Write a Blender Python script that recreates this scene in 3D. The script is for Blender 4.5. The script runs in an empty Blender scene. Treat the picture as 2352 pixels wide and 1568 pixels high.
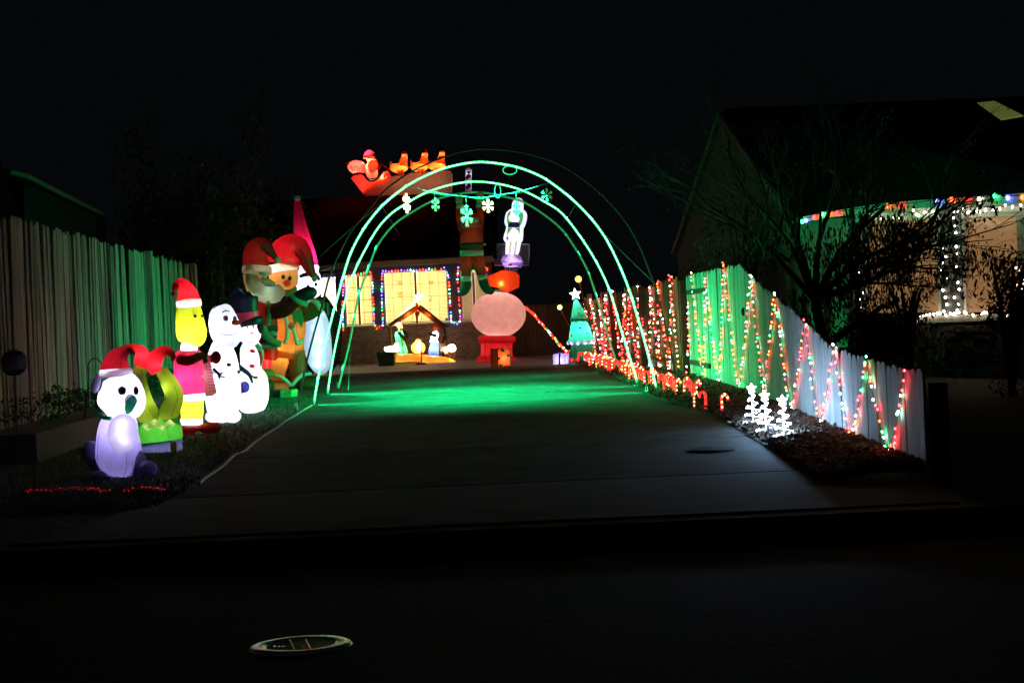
import bpy, math, random
from mathutils import Vector, Matrix, noise
R = random.Random(7)
scn = bpy.context.scene
COL = scn.collection
# ---------------------------------------------------------------- camera
F = 3267.0; H = 1.1; SN = 0.045; CS = math.sqrt(1 - SN*SN); HV = -55.0
cd = bpy.data.cameras.new('camera'); cam = bpy.data.objects.new('camera', cd); COL.objects.link(cam)
cd.sensor_width = 36.0; cd.lens = 36.0*F/2352.0
cd.shift_x = 2.5/2352.0; cd.shift_y = -55.0/2352.0
cd.clip_start = 0.05; cd.clip_end = 1000.0
cam.matrix_world = Matrix(((CS, SN, 0, 0), (0, 0, -1, 0), (-SN, CS, 0, H), (0, 0, 0, 1)))
scn.camera = cam
# ---------------------------------------------------------------- world: night sky
w = bpy.data.worlds.new('World'); scn.world = w; w.use_nodes = True
nt = w.node_tree; bg = nt.nodes['Background']
bg.inputs[0].default_value = (0.0021, 0.0027, 0.0035, 1); bg.inputs[1].default_value = 0.75
scn.view_settings.view_transform = 'Standard'; scn.view_settings.look = 'None'
scn.view_settings.exposure = 0.0; scn.view_settings.gamma = 1.0
scn.view_settings.use_curve_mapping = False
scn.render.engine = 'CYCLES'
cy = scn.cycles
cy.max_bounces = 5; cy.diffuse_bounces = 3; cy.glossy_bounces = 2; cy.transmission_bounces = 4
cy.transparent_max_bounces = 6; cy.use_denoising = True; cy.use_light_tree = True
cy.sample_clamp_indirect = 8.0; cy.caustics_reflective = False; cy.caustics_refractive = False
cy.blur_glossy = 1.0

# ---------------------------------------------------------------- measuring helpers
def uv(x, y):
    a, b = x-1176.0, y-784.0
    return CS*a-SN*b, SN*a+CS*b
def P(x, y, d):
    u, v = uv(x, y)
    return Vector((u*d/F, d, H-(v-HV)*d/F))
def G(x, y, z=0.0):
    u, v = uv(x, y)
    return P(x, y, (H-z)*F/(v-HV))
def onp(x, y, A, B, off=0.0):
    """point on the upright plane through A and B (plan coordinates); off moves it toward the viewer's side"""
    u, v = uv(x, y)
    ax, ay = A; bx, by = B
    nx, ny = -(by-ay), (bx-ax)
    L = math.hypot(nx, ny); nx /= L; ny /= L
    if nx*ax+ny*ay < 0: nx, ny = -nx, -ny      # n points away from the camera
    k = nx*u/F+ny
    d = (nx*ax+ny*ay-off)/k
    return P(x, y, d)
def Z(ox, oy, w_, tw):
    s = w_/tw
    return lambda x, y: ((ox+x*s)/1.7415, (oy+y*s)/1.7415)
za = Z(300, 1000, 1000, 1633); zb = Z(900, 700, 500, 825); z3 = Z(1250, 950, 900, 2352); z4 = Z(1350, 550, 900, 2352)
z2 = Z(2100, 950, 800, 1792); zf = Z(2600, 1000, 1100, 1875); zr = Z(3100, 700, 996, 1735); zn = Z(1500, 1150, 400, 1792)
ze = Z(1950, 760, 200, 980); zc = Z(2600, 1450, 700, 2352); zt = Z(2000, 950, 500, 1307); zl = Z(0, 600, 1000, 1568)
zk = Z(0, 1500, 1300, 2352); zm = Z(900, 2450, 600, 2352)
SC = {za: 1000/1633, zb: 500/825, z3: 900/2352, z4: 900/2352, z2: 800/1792, zf: 1100/1875, zr: 996/1735, zn: 400/1792,
      ze: 200/980, zc: 700/2352, zt: 500/1307, zl: 1000/1568}

# ---------------------------------------------------------------- materials
MATS = {}
def _new(name):
    m = bpy.data.materials.new(name); m.use_nodes = True
    return m, m.node_tree, m.node_tree.nodes['Principled BSDF']
def mat(name, col, rough=0.7, metal=0.0, var=0.25, scale=8.0, bump=0.0, stretch=None, spec=0.5):
    if name in MATS: return MATS[name]
    m, t, b = _new(name)
    b.inputs['Roughness'].default_value = rough; b.inputs['Metallic'].default_value = metal
    b.inputs['Specular IOR Level'].default_value = spec
    tc = t.nodes.new('ShaderNodeTexCoord'); n = t.nodes.new('ShaderNodeTexNoise'); n.inputs['Scale'].default_value = scale
    n.inputs['Detail'].default_value = 6
    src = tc.outputs['Object']
    mp = t.nodes.new('ShaderNodeMapping'); t.links.new(src, mp.inputs[0]); mp.inputs['Scale'].default_value = stretch or (1, 1, 1)
    oi = t.nodes.new('ShaderNodeObjectInfo'); t.links.new(oi.outputs['Random'], mp.inputs['Location'])
    t.links.new(mp.outputs[0], n.inputs['Vector'])
    r = t.nodes.new('ShaderNodeValToRGB'); t.links.new(n.outputs[0], r.inputs[0])
    r.color_ramp.elements[0].position = 0.3; r.color_ramp.elements[1].position = 0.72
    r.color_ramp.elements[0].color = (*[c*(1-var) for c in col], 1); r.color_ramp.elements[1].color = (*[min(1, c*(1+var)) for c in col], 1)
    hs = t.nodes.new('ShaderNodeHueSaturation'); t.links.new(r.outputs[0], hs.inputs['Color'])
    mr = t.nodes.new('ShaderNodeMapRange'); t.links.new(oi.outputs['Random'], mr.inputs[0])
    mr.inputs[3].default_value = 1-var*0.9; mr.inputs[4].default_value = 1+var*0.5
    t.links.new(mr.outputs[0], hs.inputs['Value']); t.links.new(hs.outputs[0], b.inputs['Base Color'])
    if bump:
        bp = t.nodes.new('ShaderNodeBump'); bp.inputs['Strength'].default_value = bump; bp.inputs['Distance'].default_value = 0.02
        t.links.new(n.outputs[0], bp.inputs['Height']); t.links.new(bp.outputs[0], b.inputs['Normal'])
    MATS[name] = m; return m
def fabric(col, tr=0.6):
    key = 'fabric_%.2f_%.2f_%.2f_%.1f' % (*col, tr)
    if key in MATS: return MATS[key]
    m = bpy.data.materials.new('inflatable_nylon'); m.use_nodes = True; t = m.node_tree; t.nodes.clear()
    o = t.nodes.new('ShaderNodeOutputMaterial'); d = t.nodes.new('ShaderNodeBsdfDiffuse'); tl = t.nodes.new('ShaderNodeBsdfTranslucent')
    g = t.nodes.new('ShaderNodeBsdfGlossy'); g.inputs['Roughness'].default_value = 0.45
    mx = t.nodes.new('ShaderNodeMixShader'); mx.inputs[0].default_value = tr
    mg = t.nodes.new('ShaderNodeMixShader'); mg.inputs[0].default_value = 0.04
    tc = t.nodes.new('ShaderNodeTexCoord'); n = t.nodes.new('ShaderNodeTexNoise'); n.inputs['Scale'].default_value = 5; n.inputs['Detail'].default_value = 3
    n.inputs['Distortion'].default_value = 1.2
    t.links.new(tc.outputs['Object'], n.inputs['Vector'])
    r = t.nodes.new('ShaderNodeValToRGB'); t.links.new(n.outputs[0], r.inputs[0])
    r.color_ramp.elements[0].position = 0.3; r.color_ramp.elements[1].position = 0.7
    r.color_ramp.elements[0].color = (*[c*0.82 for c in col], 1); r.color_ramp.elements[1].color = (*col, 1)
    bp = t.nodes.new('ShaderNodeBump'); bp.inputs['Strength'].default_value = 0.35; bp.inputs['Distance'].default_value = 0.03
    t.links.new(n.outputs[0], bp.inputs['Height'])
    for s in (d, tl):
        t.links.new(r.outputs[0], s.inputs['Color']); t.links.new(bp.outputs[0], s.inputs['Normal'])
    t.links.new(d.outputs[0], mx.inputs[1]); t.links.new(tl.outputs[0], mx.inputs[2])
    t.links.new(mx.outputs[0], mg.inputs[1]); t.links.new(g.outputs[0], mg.inputs[2]); t.links.new(mg.outputs[0], o.inputs[0])
    MATS[key] = m; return m
def glow(name, col, s=1.0, base=(0.1, 0.1, 0.1), samp=True):
    if name in MATS: return MATS[name]
    m, t, b = _new(name)
    b.inputs['Base Color'].default_value = (*base, 1); b.inputs['Roughness'].default_value = 0.3
    b.inputs['Emission Color'].default_value = (*col, 1); b.inputs['Emission Strength'].default_value = s
    if not samp: m.cycles.emission_sampling = 'NONE'
    MATS[name] = m; return m

# ---------------------------------------------------------------- geometry helpers: each returns (verts, faces) in world metres
def join(*gs):
    V, Fc = [], []
    for v, f in gs:
        k = len(V); V += v; Fc += [tuple(i+k for i in q) for q in f]
    return V, Fc
def catmull(pts, k):
    if k <= 1 or len(pts) < 3: return pts
    out = []
    n = len(pts)
    for i in range(n-1):
        p0 = pts[max(i-1, 0)]; p1 = pts[i]; p2 = pts[i+1]; p3 = pts[min(i+2, n-1)]
        for j in range(k):
            t = j/k
            out.append(tuple(0.5*((2*b)+(-a+c)*t+(2*a-5*b+4*c-d_)*t*t+(-a+3*b-3*c+d_)*t**3) for a, b, c, d_ in zip(p0, p1, p2, p3)))
    out.append(tuple(pts[-1]))
    return out
def tube(pts, rad, n=10, k=1, sq=1.0, closed=False, cap=True):
    if not hasattr(rad, '__len__'): rad = [rad]*len(pts)
    q = catmull([(*p, r) for p, r in zip(pts, rad)], k)
    pts = [Vector(a[:3]) for a in q]; rad = [max(a[3], 0.0005) for a in q]
    N = len(pts); V, Fc = [], []
    t0 = (pts[1]-pts[0]).normalized()
    up = Vector((0, 1, 0)) if abs(t0.y) < 0.9 else Vector((1, 0, 0))
    for i in range(N):
        t = (pts[min(i+1, N-1)]-pts[max(i-1, 0)])
        if t.length < 1e-9: t = t0
        t.normalize()
        a = (up-t*up.dot(t))
        if a.length < 1e-4: a = Vector((0, 0, 1))
        a.normalize(); b = t.cross(a); up = a
        for j in range(n):
            an = 2*math.pi*j/n
            V.append(pts[i]+a*(math.cos(an)*rad[i]*sq)+b*(math.sin(an)*rad[i]))
    for i in range(N-1):
        for j in range(n):
            Fc.append((i*n+j, i*n+(j+1) % n, (i+1)*n+(j+1) % n, (i+1)*n+j))
    if closed:
        for j in range(n): Fc.append(((N-1)*n+j, (N-1)*n+(j+1) % n, (j+1) % n, j))
    elif cap:
        Fc.append(tuple(range(n))[::-1]); Fc.append(tuple(range((N-1)*n, N*n)))
    return V, Fc
def ellip(c, rx, ry, rz, nu=16, nv=10, rot=0.0, tilt=0.0):
    """rx across, ry deep, rz tall; rot turns it in the picture plane, tilt about x"""
    V, Fc = [], []
    M = Matrix.Rotation(rot, 3, 'Y') @ Matrix.Rotation(tilt, 3, 'X')
    V.append(c+M @ Vector((0, 0, rz)))
    for i in range(1, nv):
        th = math.pi*i/nv
        for j in range(nu):
            ph = 2*math.pi*j/nu
            V.append(c+M @ Vector((rx*math.sin(th)*math.cos(ph), ry*math.sin(th)*math.sin(ph), rz*math.cos(th))))
    V.append(c+M @ Vector((0, 0, -rz)))
    for j in range(nu): Fc.append((0, 1+j, 1+(j+1) % nu))
    for i in range(nv-2):
        for j in range(nu):
            a = 1+i*nu; Fc.append((a+j, a+nu+j, a+nu+(j+1) % nu, a+(j+1) % nu))
    a = 1+(nv-2)*nu; e = len(V)-1
    for j in range(nu): Fc.append((a+j, e, a+(j+1) % nu))
    return V, Fc
def extr(poly, vec):
    """flat outline given a thickness along vec"""
    n = len(poly); poly = [Vector(p) for p in poly]
    V = poly+[p+vec for p in poly]
    return V, [tuple(range(n)), tuple(range(n, 2*n))[::-1]]+[(i, i+n, (i+1) % n+n, (i+1) % n) for i in range(n)]
def box(x0, x1, y0, y1, z0, z1):
    V = [Vector(p) for p in ((x0, y0, z0), (x1, y0, z0), (x1, y1, z0), (x0, y1, z0), (x0, y0, z1), (x1, y0, z1), (x1, y1, z1), (x0, y1, z1))]
    return V, [(3, 2, 1, 0), (4, 5, 6, 7), (0, 1, 5, 4), (1, 2, 6, 5), (2, 3, 7, 6), (3, 0, 4, 7)]
def obox(c, ax, hx, hy, z0, z1):
    """box whose length runs along plan direction ax"""
    a = Vector((ax[0], ax[1], 0)).normalized(); b = Vector((-a.y, a.x, 0)); c = Vector((c[0], c[1], 0))
    V = []
    for z in (z0, z1):
        for s, t in ((-1, -1), (1, -1), (1, 1), (-1, 1)): V.append(c+a*hx*s+b*hy*t+Vector((0, 0, z)))
    return V, [(3, 2, 1, 0), (4, 5, 6, 7), (0, 1, 5, 4), (1, 2, 6, 5), (2, 3, 7, 6), (3, 0, 4, 7)]
def onslab(pp, A, B, o0, o1):
    """outline in picture measure on an upright plane, thick from offset o0 to o1"""
    a = [onp(x, y, A, B, o0) for x, y in pp]
    ax, ay = A; bx, by = B
    n = Vector((-(by-ay), bx-ax, 0)).normalized()
    if n.x*ax+n.y*ay > 0: n = -n
    return extr(a, n*(o1-o0))

# ---------------------------------------------------------------- objects
def link(name, geo, m, parent=None, org=None, smooth=True, kind=None):
    me = bpy.data.meshes.new(name)
    o0 = org if org is not None else Vector((0, 0, 0))
    me.from_pydata([tuple(v-o0) for v in geo[0]], [], geo[1])
    if m: me.materials.append(m)
    if smooth: me.polygons.foreach_set('use_smooth', [True]*len(me.polygons))
    me.update()
    o = bpy.data.objects.new(name, me); COL.objects.link(o)
    if parent: o.parent = parent
    else: o.location = o0
    if kind: o['kind'] = kind
    return o
def fixn(o):
    import bmesh
    b = bmesh.new(); b.from_mesh(o.data); bmesh.ops.recalc_face_normals(b, faces=b.faces); b.to_mesh(o.data); b.free()
class T:
    def __init__(s, name, label, cat, loc, group=None):
        s.o = bpy.data.objects.new(name, None); COL.objects.link(s.o); s.loc = Vector(loc); s.o.location = s.loc
        s.o.empty_display_size = 0.1
        s.o['label'] = label; s.o['category'] = cat
        if group: s.o['group'] = group
    def add(s, name, geo, m, parent=None, smooth=True, kind=None, label=None):
        o = link(name, geo, m, parent or s.o, s.loc, smooth, kind)
        if label: o['label'] = label
        return o
    def inst(s, name, mesh, loc, rotz=0.0, scale=None, parent=None):
        o = bpy.data.objects.new(name, mesh); COL.objects.link(o); o.parent = parent or s.o
        o.location = Vector(loc)-s.loc; o.rotation_euler = (0, 0, rotz)
        if scale: o.scale = scale
        return o
    def lamp(s, p, power, col=(1, 1, 1), r=0.02, name='inner_lamp'):
        l = bpy.data.lights.new(name, 'POINT'); l.energy = power; l.color = col; l.shadow_soft_size = r
        o = bpy.data.objects.new(name, l); COL.objects.link(o); o.parent = s.o; o.location = Vector(p)-s.loc
        return o
OVER = {'belly', 'muzzle', 'icing', 'trim', 'beard', 'button', 'scarf_stripe', 'nose', 'stripe', 'window_print', 'corner_mark', 'moustache', 'bow', 'heart', 'scarf', 'runner', 'beak', 'mitten', 'beard_trim'}
SEAMED = {'body', 'head', 'torso', 'base', 'coat', 'hat', 'leg', 'shorts', 'trousers'}
def front(g):
    """keeps the faces of a sewn-on panel that look away from the shell behind it"""
    V, Fc = g; out = []
    for f in Fc:
        n = (V[f[1]]-V[f[0]]).cross(V[f[2]]-V[f[0]])
        if len(f) > 3: n = n+(V[f[2]]-V[f[0]]).cross(V[f[3]]-V[f[0]])
        out.append((n, f))
    c = Vector((0, 0, 0))
    for v in V: c += v
    c /= len(V)
    keep = [f for n, f in out if sum((V[i].y for i in f))/len(f) <= c.y+1e-4 and abs(n.y) > .12*n.length] or Fc
    return V, keep
class Fig(T):
    """a figure laid out in a measured plane at distance d"""
    def __init__(s, name, label, cat, z, d, foot, group=None, ds=1.0):
        s.ds = ds; s.pf = 1.0; s.z = z; s.d = d; s.k = SC[z]/1.7415*d/F
        p = P(*z(*foot), d); super().__init__(name, label, cat, (p.x, p.y, max(0, p.z) if p.z > 0.4 else 0.0), group)
    def pt(s, x, y, dd=0.0): return P(*s.z(x, y), s.d+dd*s.ds)
    def tb(s, name, pts, col, sq=1.0, k=4, n=16, tr=0.6, parent=None, m=None, label=None):
        P3 = [s.pt(p[0], p[1], p[3] if len(p) > 3 else 0.0) for p in pts]; r = [p[2]*s.k for p in pts]
        ov = m is None and name in OVER
        if m is None and name in SEAMED and max(p[2] for p in pts) > 55 and s.z in (za, zb):
            q = catmull([(*p, r_) for p, r_ in zip(P3, r)], k)
            for th in (-.85, .55):
                ln = [Vector(p[:3])+Vector((math.sin(th)*p[3]*1.004, -math.cos(th)*p[3]*sq*1.004, 0)) for p in q[1:-1]]
                if len(ln) > 3: s.add('seam', tube(ln, .0022 if s.z is za else .0035, 4), mat('seam_%.2f_%.2f_%.2f' % tuple(col), tuple(.45*x for x in col), .8), parent)
        g = tube(P3, r, n, k, sq, cap=m is not None)
        return s.add(name, front(g) if ov else g, m or fabric(col, .9 if ov else tr), parent, label=label)
    def band(s, name, x, y, r, h, col, tilt=0.0, sq=.95):
        dx = math.sin(tilt)*h; q = [(x-dx, y-h, r*.93), (x-dx*.5, y-h*.55, r*1.02), (x+dx*.5, y+h*.55, r*1.02), (x+dx, y+h, r*.93)]
        return s.add(name, tube([s.pt(p[0], p[1]) for p in q], [p[2]*s.k for p in q], 24, 2, sq, cap=False), fabric(col, .85))
    def el(s, name, x, y, rx, ry, col, rz=None, dd=0.0, rot=0.0, tr=0.6, parent=None, m=None, nu=20, label=None):
        if name == 'hat_brim': return s.band(name, x, y, rx, ry, col, -rot)
        if m is None and name in OVER: return s.add(name, front(ellip(s.pt(x, y, dd), rx*s.k, (rz if rz is not None else rx)*s.k, ry*s.k, nu, 12, rot)), fabric(col, .9), parent, label=label)
        return s.add(name, ellip(s.pt(x, y, dd), rx*s.k, (rz if rz is not None else rx)*s.k, ry*s.k, nu, 12, rot), m or fabric(col, tr), parent, label=label)
    def sl(s, name, pts, col, dd=0.0, th=0.03, tr=0.6, parent=None, m=None, label=None):
        return s.add(name, extr([s.pt(x, y, dd) for x, y in pts], Vector((0, th, 0))), m or fabric(col, tr), parent, smooth=False, label=label)
    def L(s, x, y, pw, col=(0.85, 0.88, 1), dd=0.0): return s.lamp(s.pt(x, y, dd), pw*s.pf, col)
def tag(o, label, cat, group=None):
    o['label'] = label; o['category'] = cat
    if group: o['group'] = group
    return o
def arc(cx, cy, rx, ry, a0, a1, n):
    return [(cx+rx*math.cos(math.radians(a0+(a1-a0)*i/n)), cy-ry*math.sin(math.radians(a0+(a1-a0)*i/n))) for i in range(n+1)]
# ================================================================ THE SETTING
def struct(name, geo, m, label, smooth=False, kind='structure', org=None):
    o = link(name, geo, m, None, org, smooth, kind); o['label'] = label; return o
def sheet(pts, z=None):
    return [Vector(p) for p in pts], [tuple(range(len(pts)))]
lawn_m = mat('lawn_earth', (0.022, 0.028, 0.014), 0.95, var=0.5, scale=14, bump=0.8)
conc_m = mat('worn_concrete', (0.046, 0.047, 0.045), 0.85, var=0.45, scale=2.8, bump=0.3, spec=0.12)
asph_m = mat('asphalt', (0.016, 0.016, 0.017), 0.95, var=0.35, scale=30, bump=0.5, spec=0.1)
struct('ground', ([Vector(p) for p in ((-60, 7.55, 0), (60, 7.55, 0), (60, 240, 0), (-60, 240, 0))], [(0, 1, 2, 3)]), lawn_m, 'dark winter lawn running from the kerb to the houses')
SL = 0.056
def zst(y): return -0.10+(7.2-y)*SL
struct('street', ([Vector(p) for p in ((-60, -40, -1.6), (60, -40, -1.6), (60, 2.2, zst(2.2)), (-60, 2.2, zst(2.2)), (60, 7.2, -0.10), (-60, 7.2, -0.10))], [(0, 1, 2, 3), (3, 2, 4, 5)]), asph_m, 'dark asphalt street in front of the driveway')
gut = [(-60, 7.05), (60, 7.05), (60, 7.35), (-60, 7.35)]
struct('kerb', join(extr([Vector((-60, 7.02, -0.096)), Vector((-60, 7.30, -0.11)), Vector((-60, 7.36, -0.05)), Vector((-60, 7.42, 0.004)), Vector((-60, 7.56, 0.004)), Vector((-60, 7.56, -0.3)), Vector((-60, 7.02, -0.3))], Vector((120, 0, 0)))),
       mat('kerb_concrete', (0.03, 0.03, 0.03), 0.85, var=0.3, scale=3, bump=0.3), 'low rolled concrete kerb and gutter along the street')
# the driveway, poured in slabs with open joints
Ld = [G(430, 1135), G(455, 1112), G(495, 1082), G(539, 1045), G(612, 996), G(676, 957), G(722, 932), G(745, 903), G(766, 878), G(770, 851)]
Rd = [G(1905, 1118), G(1864, 1100), G(1786, 1042), G(1715, 999), G(1675, 972), G(1611, 945), G(1527, 925), G(1493, 911), G(1462, 891), G(1385, 862), G(1321, 840)]
def edge_at(E, y):
    E = sorted(E, key=lambda p: p.y)
    if y <= E[0].y: return E[0].x
    for a, b in zip(E, E[1:]):
        if a.y <= y <= b.y: return a.x+(b.x-a.x)*(y-a.y)/(b.y-a.y)
    return E[-1].x
drv = bpy.data.objects.new('driveway', None); COL.objects.link(drv); drv['kind'] = 'structure'; drv['label'] = 'wide grey concrete driveway lit green under the arches'
cuts = [7.56, 9.35, 12.0, 15.1, 18.2, 21.6, 25.4, 29.9]
for a, b in zip(cuts, cuts[1:]):
    a += 0.03; n = 6
    ys = [a+(b-a)*i/n for i in range(n+1)]
    lo = -0.4 if a < 8 else 0; 
    pl = [Vector((edge_at(Ld, y)-(0.5*(9.35-y)/1.8 if y < 9.35 else 0), y, 0.012)) for y in ys]+[Vector((edge_at(Rd, y)+(0.5*(9.35-y)/1.8 if y < 9.35 else 0), y, 0.012)) for y in reversed(ys)]
    o = link('slab', extr(pl, Vector((0, 0, -0.06))), conc_m if a > 8 else mat('apron_concrete', (0.017, 0.017, 0.017), 0.9, var=0.3, scale=4, bump=0.3), drv, Vector((0, 0, 0)), False)
struct('porch_slab', extr([Vector(p) for p in ((-5.2, 30.4, 0.06), (1.9, 29.95, 0.06), (1.9, 41, 0.06), (-5.2, 41, 0.06))], Vector((0, 0, -0.16))),
       mat('porch_concrete', (0.22, 0.21, 0.19), 0.5, var=0.3, scale=2.5, bump=0.2), 'raised concrete porch slab in front of the brick house')
# bed of mulch between driveway and fence
FN = [(2.47, 8.6), (2.78, 17.2), (2.75, 21.9)]; FF = [(2.68, 22.6), (1.72, 33.1)]
def fx(y):
    Q = FN+FF
    for a, b in zip(Q, Q[1:]):
        if y <= b[1]: return a[0]+(b[0]-a[0])*(y-a[1])/(b[1]-a[1])
    return Q[-1][0]
bv, bf = [], []
ny = 120; nx = 8
for i in range(ny+1):
    y = 8.55+i*(33-8.55)/ny
    xl = edge_at(Rd, y)-0.02; xr = max(fx(y)+0.1, xl+0.1)
    for j in range(nx+1):
        t = j/nx; x = xl+(xr-xl)*t
        z = 0.02+0.07*math.sin(min(1, t*1.6)*math.pi/2)+0.05*noise.noise(Vector((x*5, y*5, 0)))*(0.3+t)+0.03*noise.noise(Vector((x*16, y*16, 3)))
        bv.append(Vector((x, y, max(z, 0.005))))
for i in range(ny):
    for j in range(nx):
        a = i*(nx+1)+j; bf.append((a, a+1, a+nx+2, a+nx+1))
struct('mulch_bed', (bv, bf), mat('mulch_earth', (0.05, 0.032, 0.022), 0.95, var=0.5, scale=22, bump=1.0), 'narrow bed of dark earth between driveway and fence', True)
def chips(name, n, area, size, m, label, flat=0.5):
    V, Fc = [], []
    for _ in range(n):
        x, y, z = area()
        s = size*R.uniform(0.5, 1.5); a = R.uniform(0, 6.28)
        M = Matrix.Rotation(a, 3, 'Z') @ Matrix.Rotation(R.uniform(-flat, flat), 3, 'X') @ Matrix.Rotation(R.uniform(-flat, flat), 3, 'Y')
        k = len(V); c = Vector((x, y, z))
        for q in ((-1, -.35, 0), (1, -.3, 0), (.8, .4, 0), (-.9, .3, 0), (-.7, 0, .35), (.6, .05, .4)): V.append(c+M @ (Vector(q)*s))
        Fc += [(k, k+1, k+5, k+4), (k+1, k+2, k+5), (k+2, k+3, k+4, k+5), (k+3, k, k+4)]
    o = link(name, (V, Fc), m, None, None, False, 'stuff'); o['label'] = label; o['category'] = 'mulch' if 'mulch' in name else 'leaves'; return o
def bed_area():
    y = 8.6+24*R.random()**1.7
    xl = edge_at(Rd, y); xr = fx(y)-0.03; x = xl+(xr-xl)*R.random()
    return x, y, 0.035+0.06*min(1, (x-xl)/max(0.1, xr-xl)*1.6)+0.03*R.random()
chips('mulch', 9000, bed_area, 0.03, mat('bark', (0.085, 0.052, 0.034), 0.9, var=0.55, scale=9), 'loose bark mulch heaped along the fence foot', 0.9)
# short winter grass on the left lawn
V, Fc = [], []
for _ in range(30000):
    y = 8.9+14*R.random()**1.5; x = edge_at(Ld, y)-0.04-(R.random()**1.1)*3.3
    if y > 12.5 and x < -4.35: continue
    h = R.uniform(0.015, 0.04); a = R.uniform(0, 3.14); wd = 0.004
    k = len(V); dx, dy = math.cos(a)*wd, math.sin(a)*wd; lx, ly = R.uniform(-.02, .02), R.uniform(-.02, .02)
    V += [Vector((x-dx, y-dy, 0)), Vector((x+dx, y+dy, 0)), Vector((x+lx, y+ly, h))]; Fc.append((k, k+1, k+2))
o = link('grass', (V, Fc), mat('grass_blade', (0.05, 0.07, 0.025), 0.8, var=0.5, scale=3), None, None, False, 'stuff'); o['label'] = 'short winter grass on the lawn under the inflatables'; o['category'] = 'grass'

# ---------------------------------------------------------------- manhole cover in the street
_u, _v = uv(691, 1483); _d = (H+0.10-7.2*SL)/((_v-HV)/F-SL)
mc = P(691, 1483, _d)
def mt(x, y, z): return mc+Vector((x, y-z*SL*-1, -y*SL+z))
t = T('manhole_cover', 'round metal cover with a shiny raised rim set in the dark street', 'manhole cover', mc)
rim = mat('worn_steel', (0.92, 0.92, 0.94), 0.27, 1.0, var=0.08, scale=14, bump=0.08)
V, Fc = [], []; ns = 56; prof = [(0.172, 0.0), (0.166, 0.007), (0.158, 0.010), (0.128, 0.0095), (0.118, 0.007), (0.112, 0.003)]
for i in range(ns):
    an = 2*math.pi*i/ns
    for r, z in prof: V.append(mt(r*math.cos(an), r*math.sin(an), z))
for i in range(ns):
    for j in range(5): Fc.append((i*6+j, ((i+1) % ns)*6+j, ((i+1) % ns)*6+j+1, i*6+j+1))
t.add('rim', (V, Fc), rim)
lid = mat('dark_iron', (0.05, 0.05, 0.055), 0.6, 0.5, var=0.3, scale=20, bump=0.5)
t.add('lid', ([mt(0.125*math.cos(2*math.pi*i/ns), 0.125*math.sin(2*math.pi*i/ns), 0.004) for i in range(ns)], [tuple(range(ns))]), lid, smooth=False)
for sx in (-0.042, 0.012):
    t.add('bar', extr([mt(sx-0.014, 0.10, 0.004), mt(sx-0.008, 0.10, 0.004), mt(sx+0.038, -0.10, 0.004), mt(sx+0.032, -0.10, 0.004)], Vector((0, 0, 0.005))), rim, smooth=False)
t.add('lettering', join(*[extr([mt(-0.085+i*0.015, -.03-i*.006, .004), mt(-0.077+i*0.015, -.03-i*.006, .004), mt(-0.083+i*0.015, -.005-i*.006, .004), mt(-0.091+i*0.015, -.005-i*.006, .004)], Vector((0, 0, .003))) for i in range(3)]), rim, smooth=False, kind='stuff')

# ================================================================ FENCES
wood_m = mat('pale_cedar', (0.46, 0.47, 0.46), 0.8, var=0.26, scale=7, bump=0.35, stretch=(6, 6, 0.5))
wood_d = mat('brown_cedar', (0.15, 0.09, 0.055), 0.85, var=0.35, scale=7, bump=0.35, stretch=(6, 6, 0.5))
wood_l = mat('grey_weathered_wood', (0.27, 0.205, 0.20), 0.9, var=0.5, scale=6, bump=0.6, stretch=(8, 8, 0.4))
rail_m = mat('dark_rail', (0.07, 0.045, 0.03), 0.85, var=0.3, scale=5)
def picket_geo(w_, h, th=0.018, top='ear'):
    c = w_*0.32 if top == 'ear' else 0.0
    pts = [(-w_/2, 0), (w_/2, 0), (w_/2, h-c*1.1), (w_/2-c*0.35, h-c*0.35), (w_/2-c, h), (-w_/2+c, h), (-w_/2+c*0.35, h-c*0.35), (-w_/2, h-c*1.1)] if c else [(-w_/2, 0), (w_/2, 0), (w_/2, h), (-w_/2, h)]
    return extr([Vector((x, 0, z)) for x, z in pts], Vector((0, th, 0)))
def segs(Q):
    L = []; s = 0
    for a, b in zip(Q, Q[1:]):
        l = math.hypot(b[0]-a[0], b[1]-a[1]); L.append((a, b, s, l)); s += l
    return L, s
def along(Q, s):
    L, tot = segs(Q)
    for a, b, s0, l in L:
        if s <= s0+l or (a, b, s0, l) == L[-1]:
            k = (s-s0)/l; return Vector((a[0]+(b[0]-a[0])*k, a[1]+(b[1]-a[1])*k, 0)), math.atan2(b[1]-a[1], b[0]-a[0])
def on_fence(x, y, Q, off=0.0):
    best = None
    for a, b in zip(Q, Q[1:]):
        p = onp(x, y, a, b, 0)
        k = (p.y-a[1])/(b[1]-a[1])
        e = 0 if 0 <= k <= 1 else min(abs(k), abs(k-1))
        if best is None or e < best[0]: best = (e, p, a, b)
    p = best[1].copy(); p.x -= off
    return p
def fence(name, label, Q, pitch, tops, m, group=None, base=0.03, gapfn=None, cat='fence', rails=(0.35, 1.3), jit=0.012):
    t = T(name, label, cat, (Q[0][0], Q[0][1], 0), group)
    L, tot = segs(Q); n = int(tot/pitch); cache = {}
    for i in range(n+1):
        s = i*pitch
        p, a = along(Q, s)
        h = tops(s)+R.uniform(-jit, jit)
        if gapfn and gapfn(s): continue
        key = round(h, 2)
        if key not in cache:
            me = bpy.data.meshes.new('picket'); g = picket_geo(pitch*0.955, key-base)
            me.from_pydata([tuple(v) for v in g[0]], [], g[1]); me.materials.append(m); cache[key] = me
        o = t.inst('picket', cache[key], (p.x+R.uniform(-.004, .004), p.y, base), a)
        o.rotation_euler = (R.uniform(-.008, .008), R.uniform(-.004, .004)*2, a)
    return t
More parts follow.
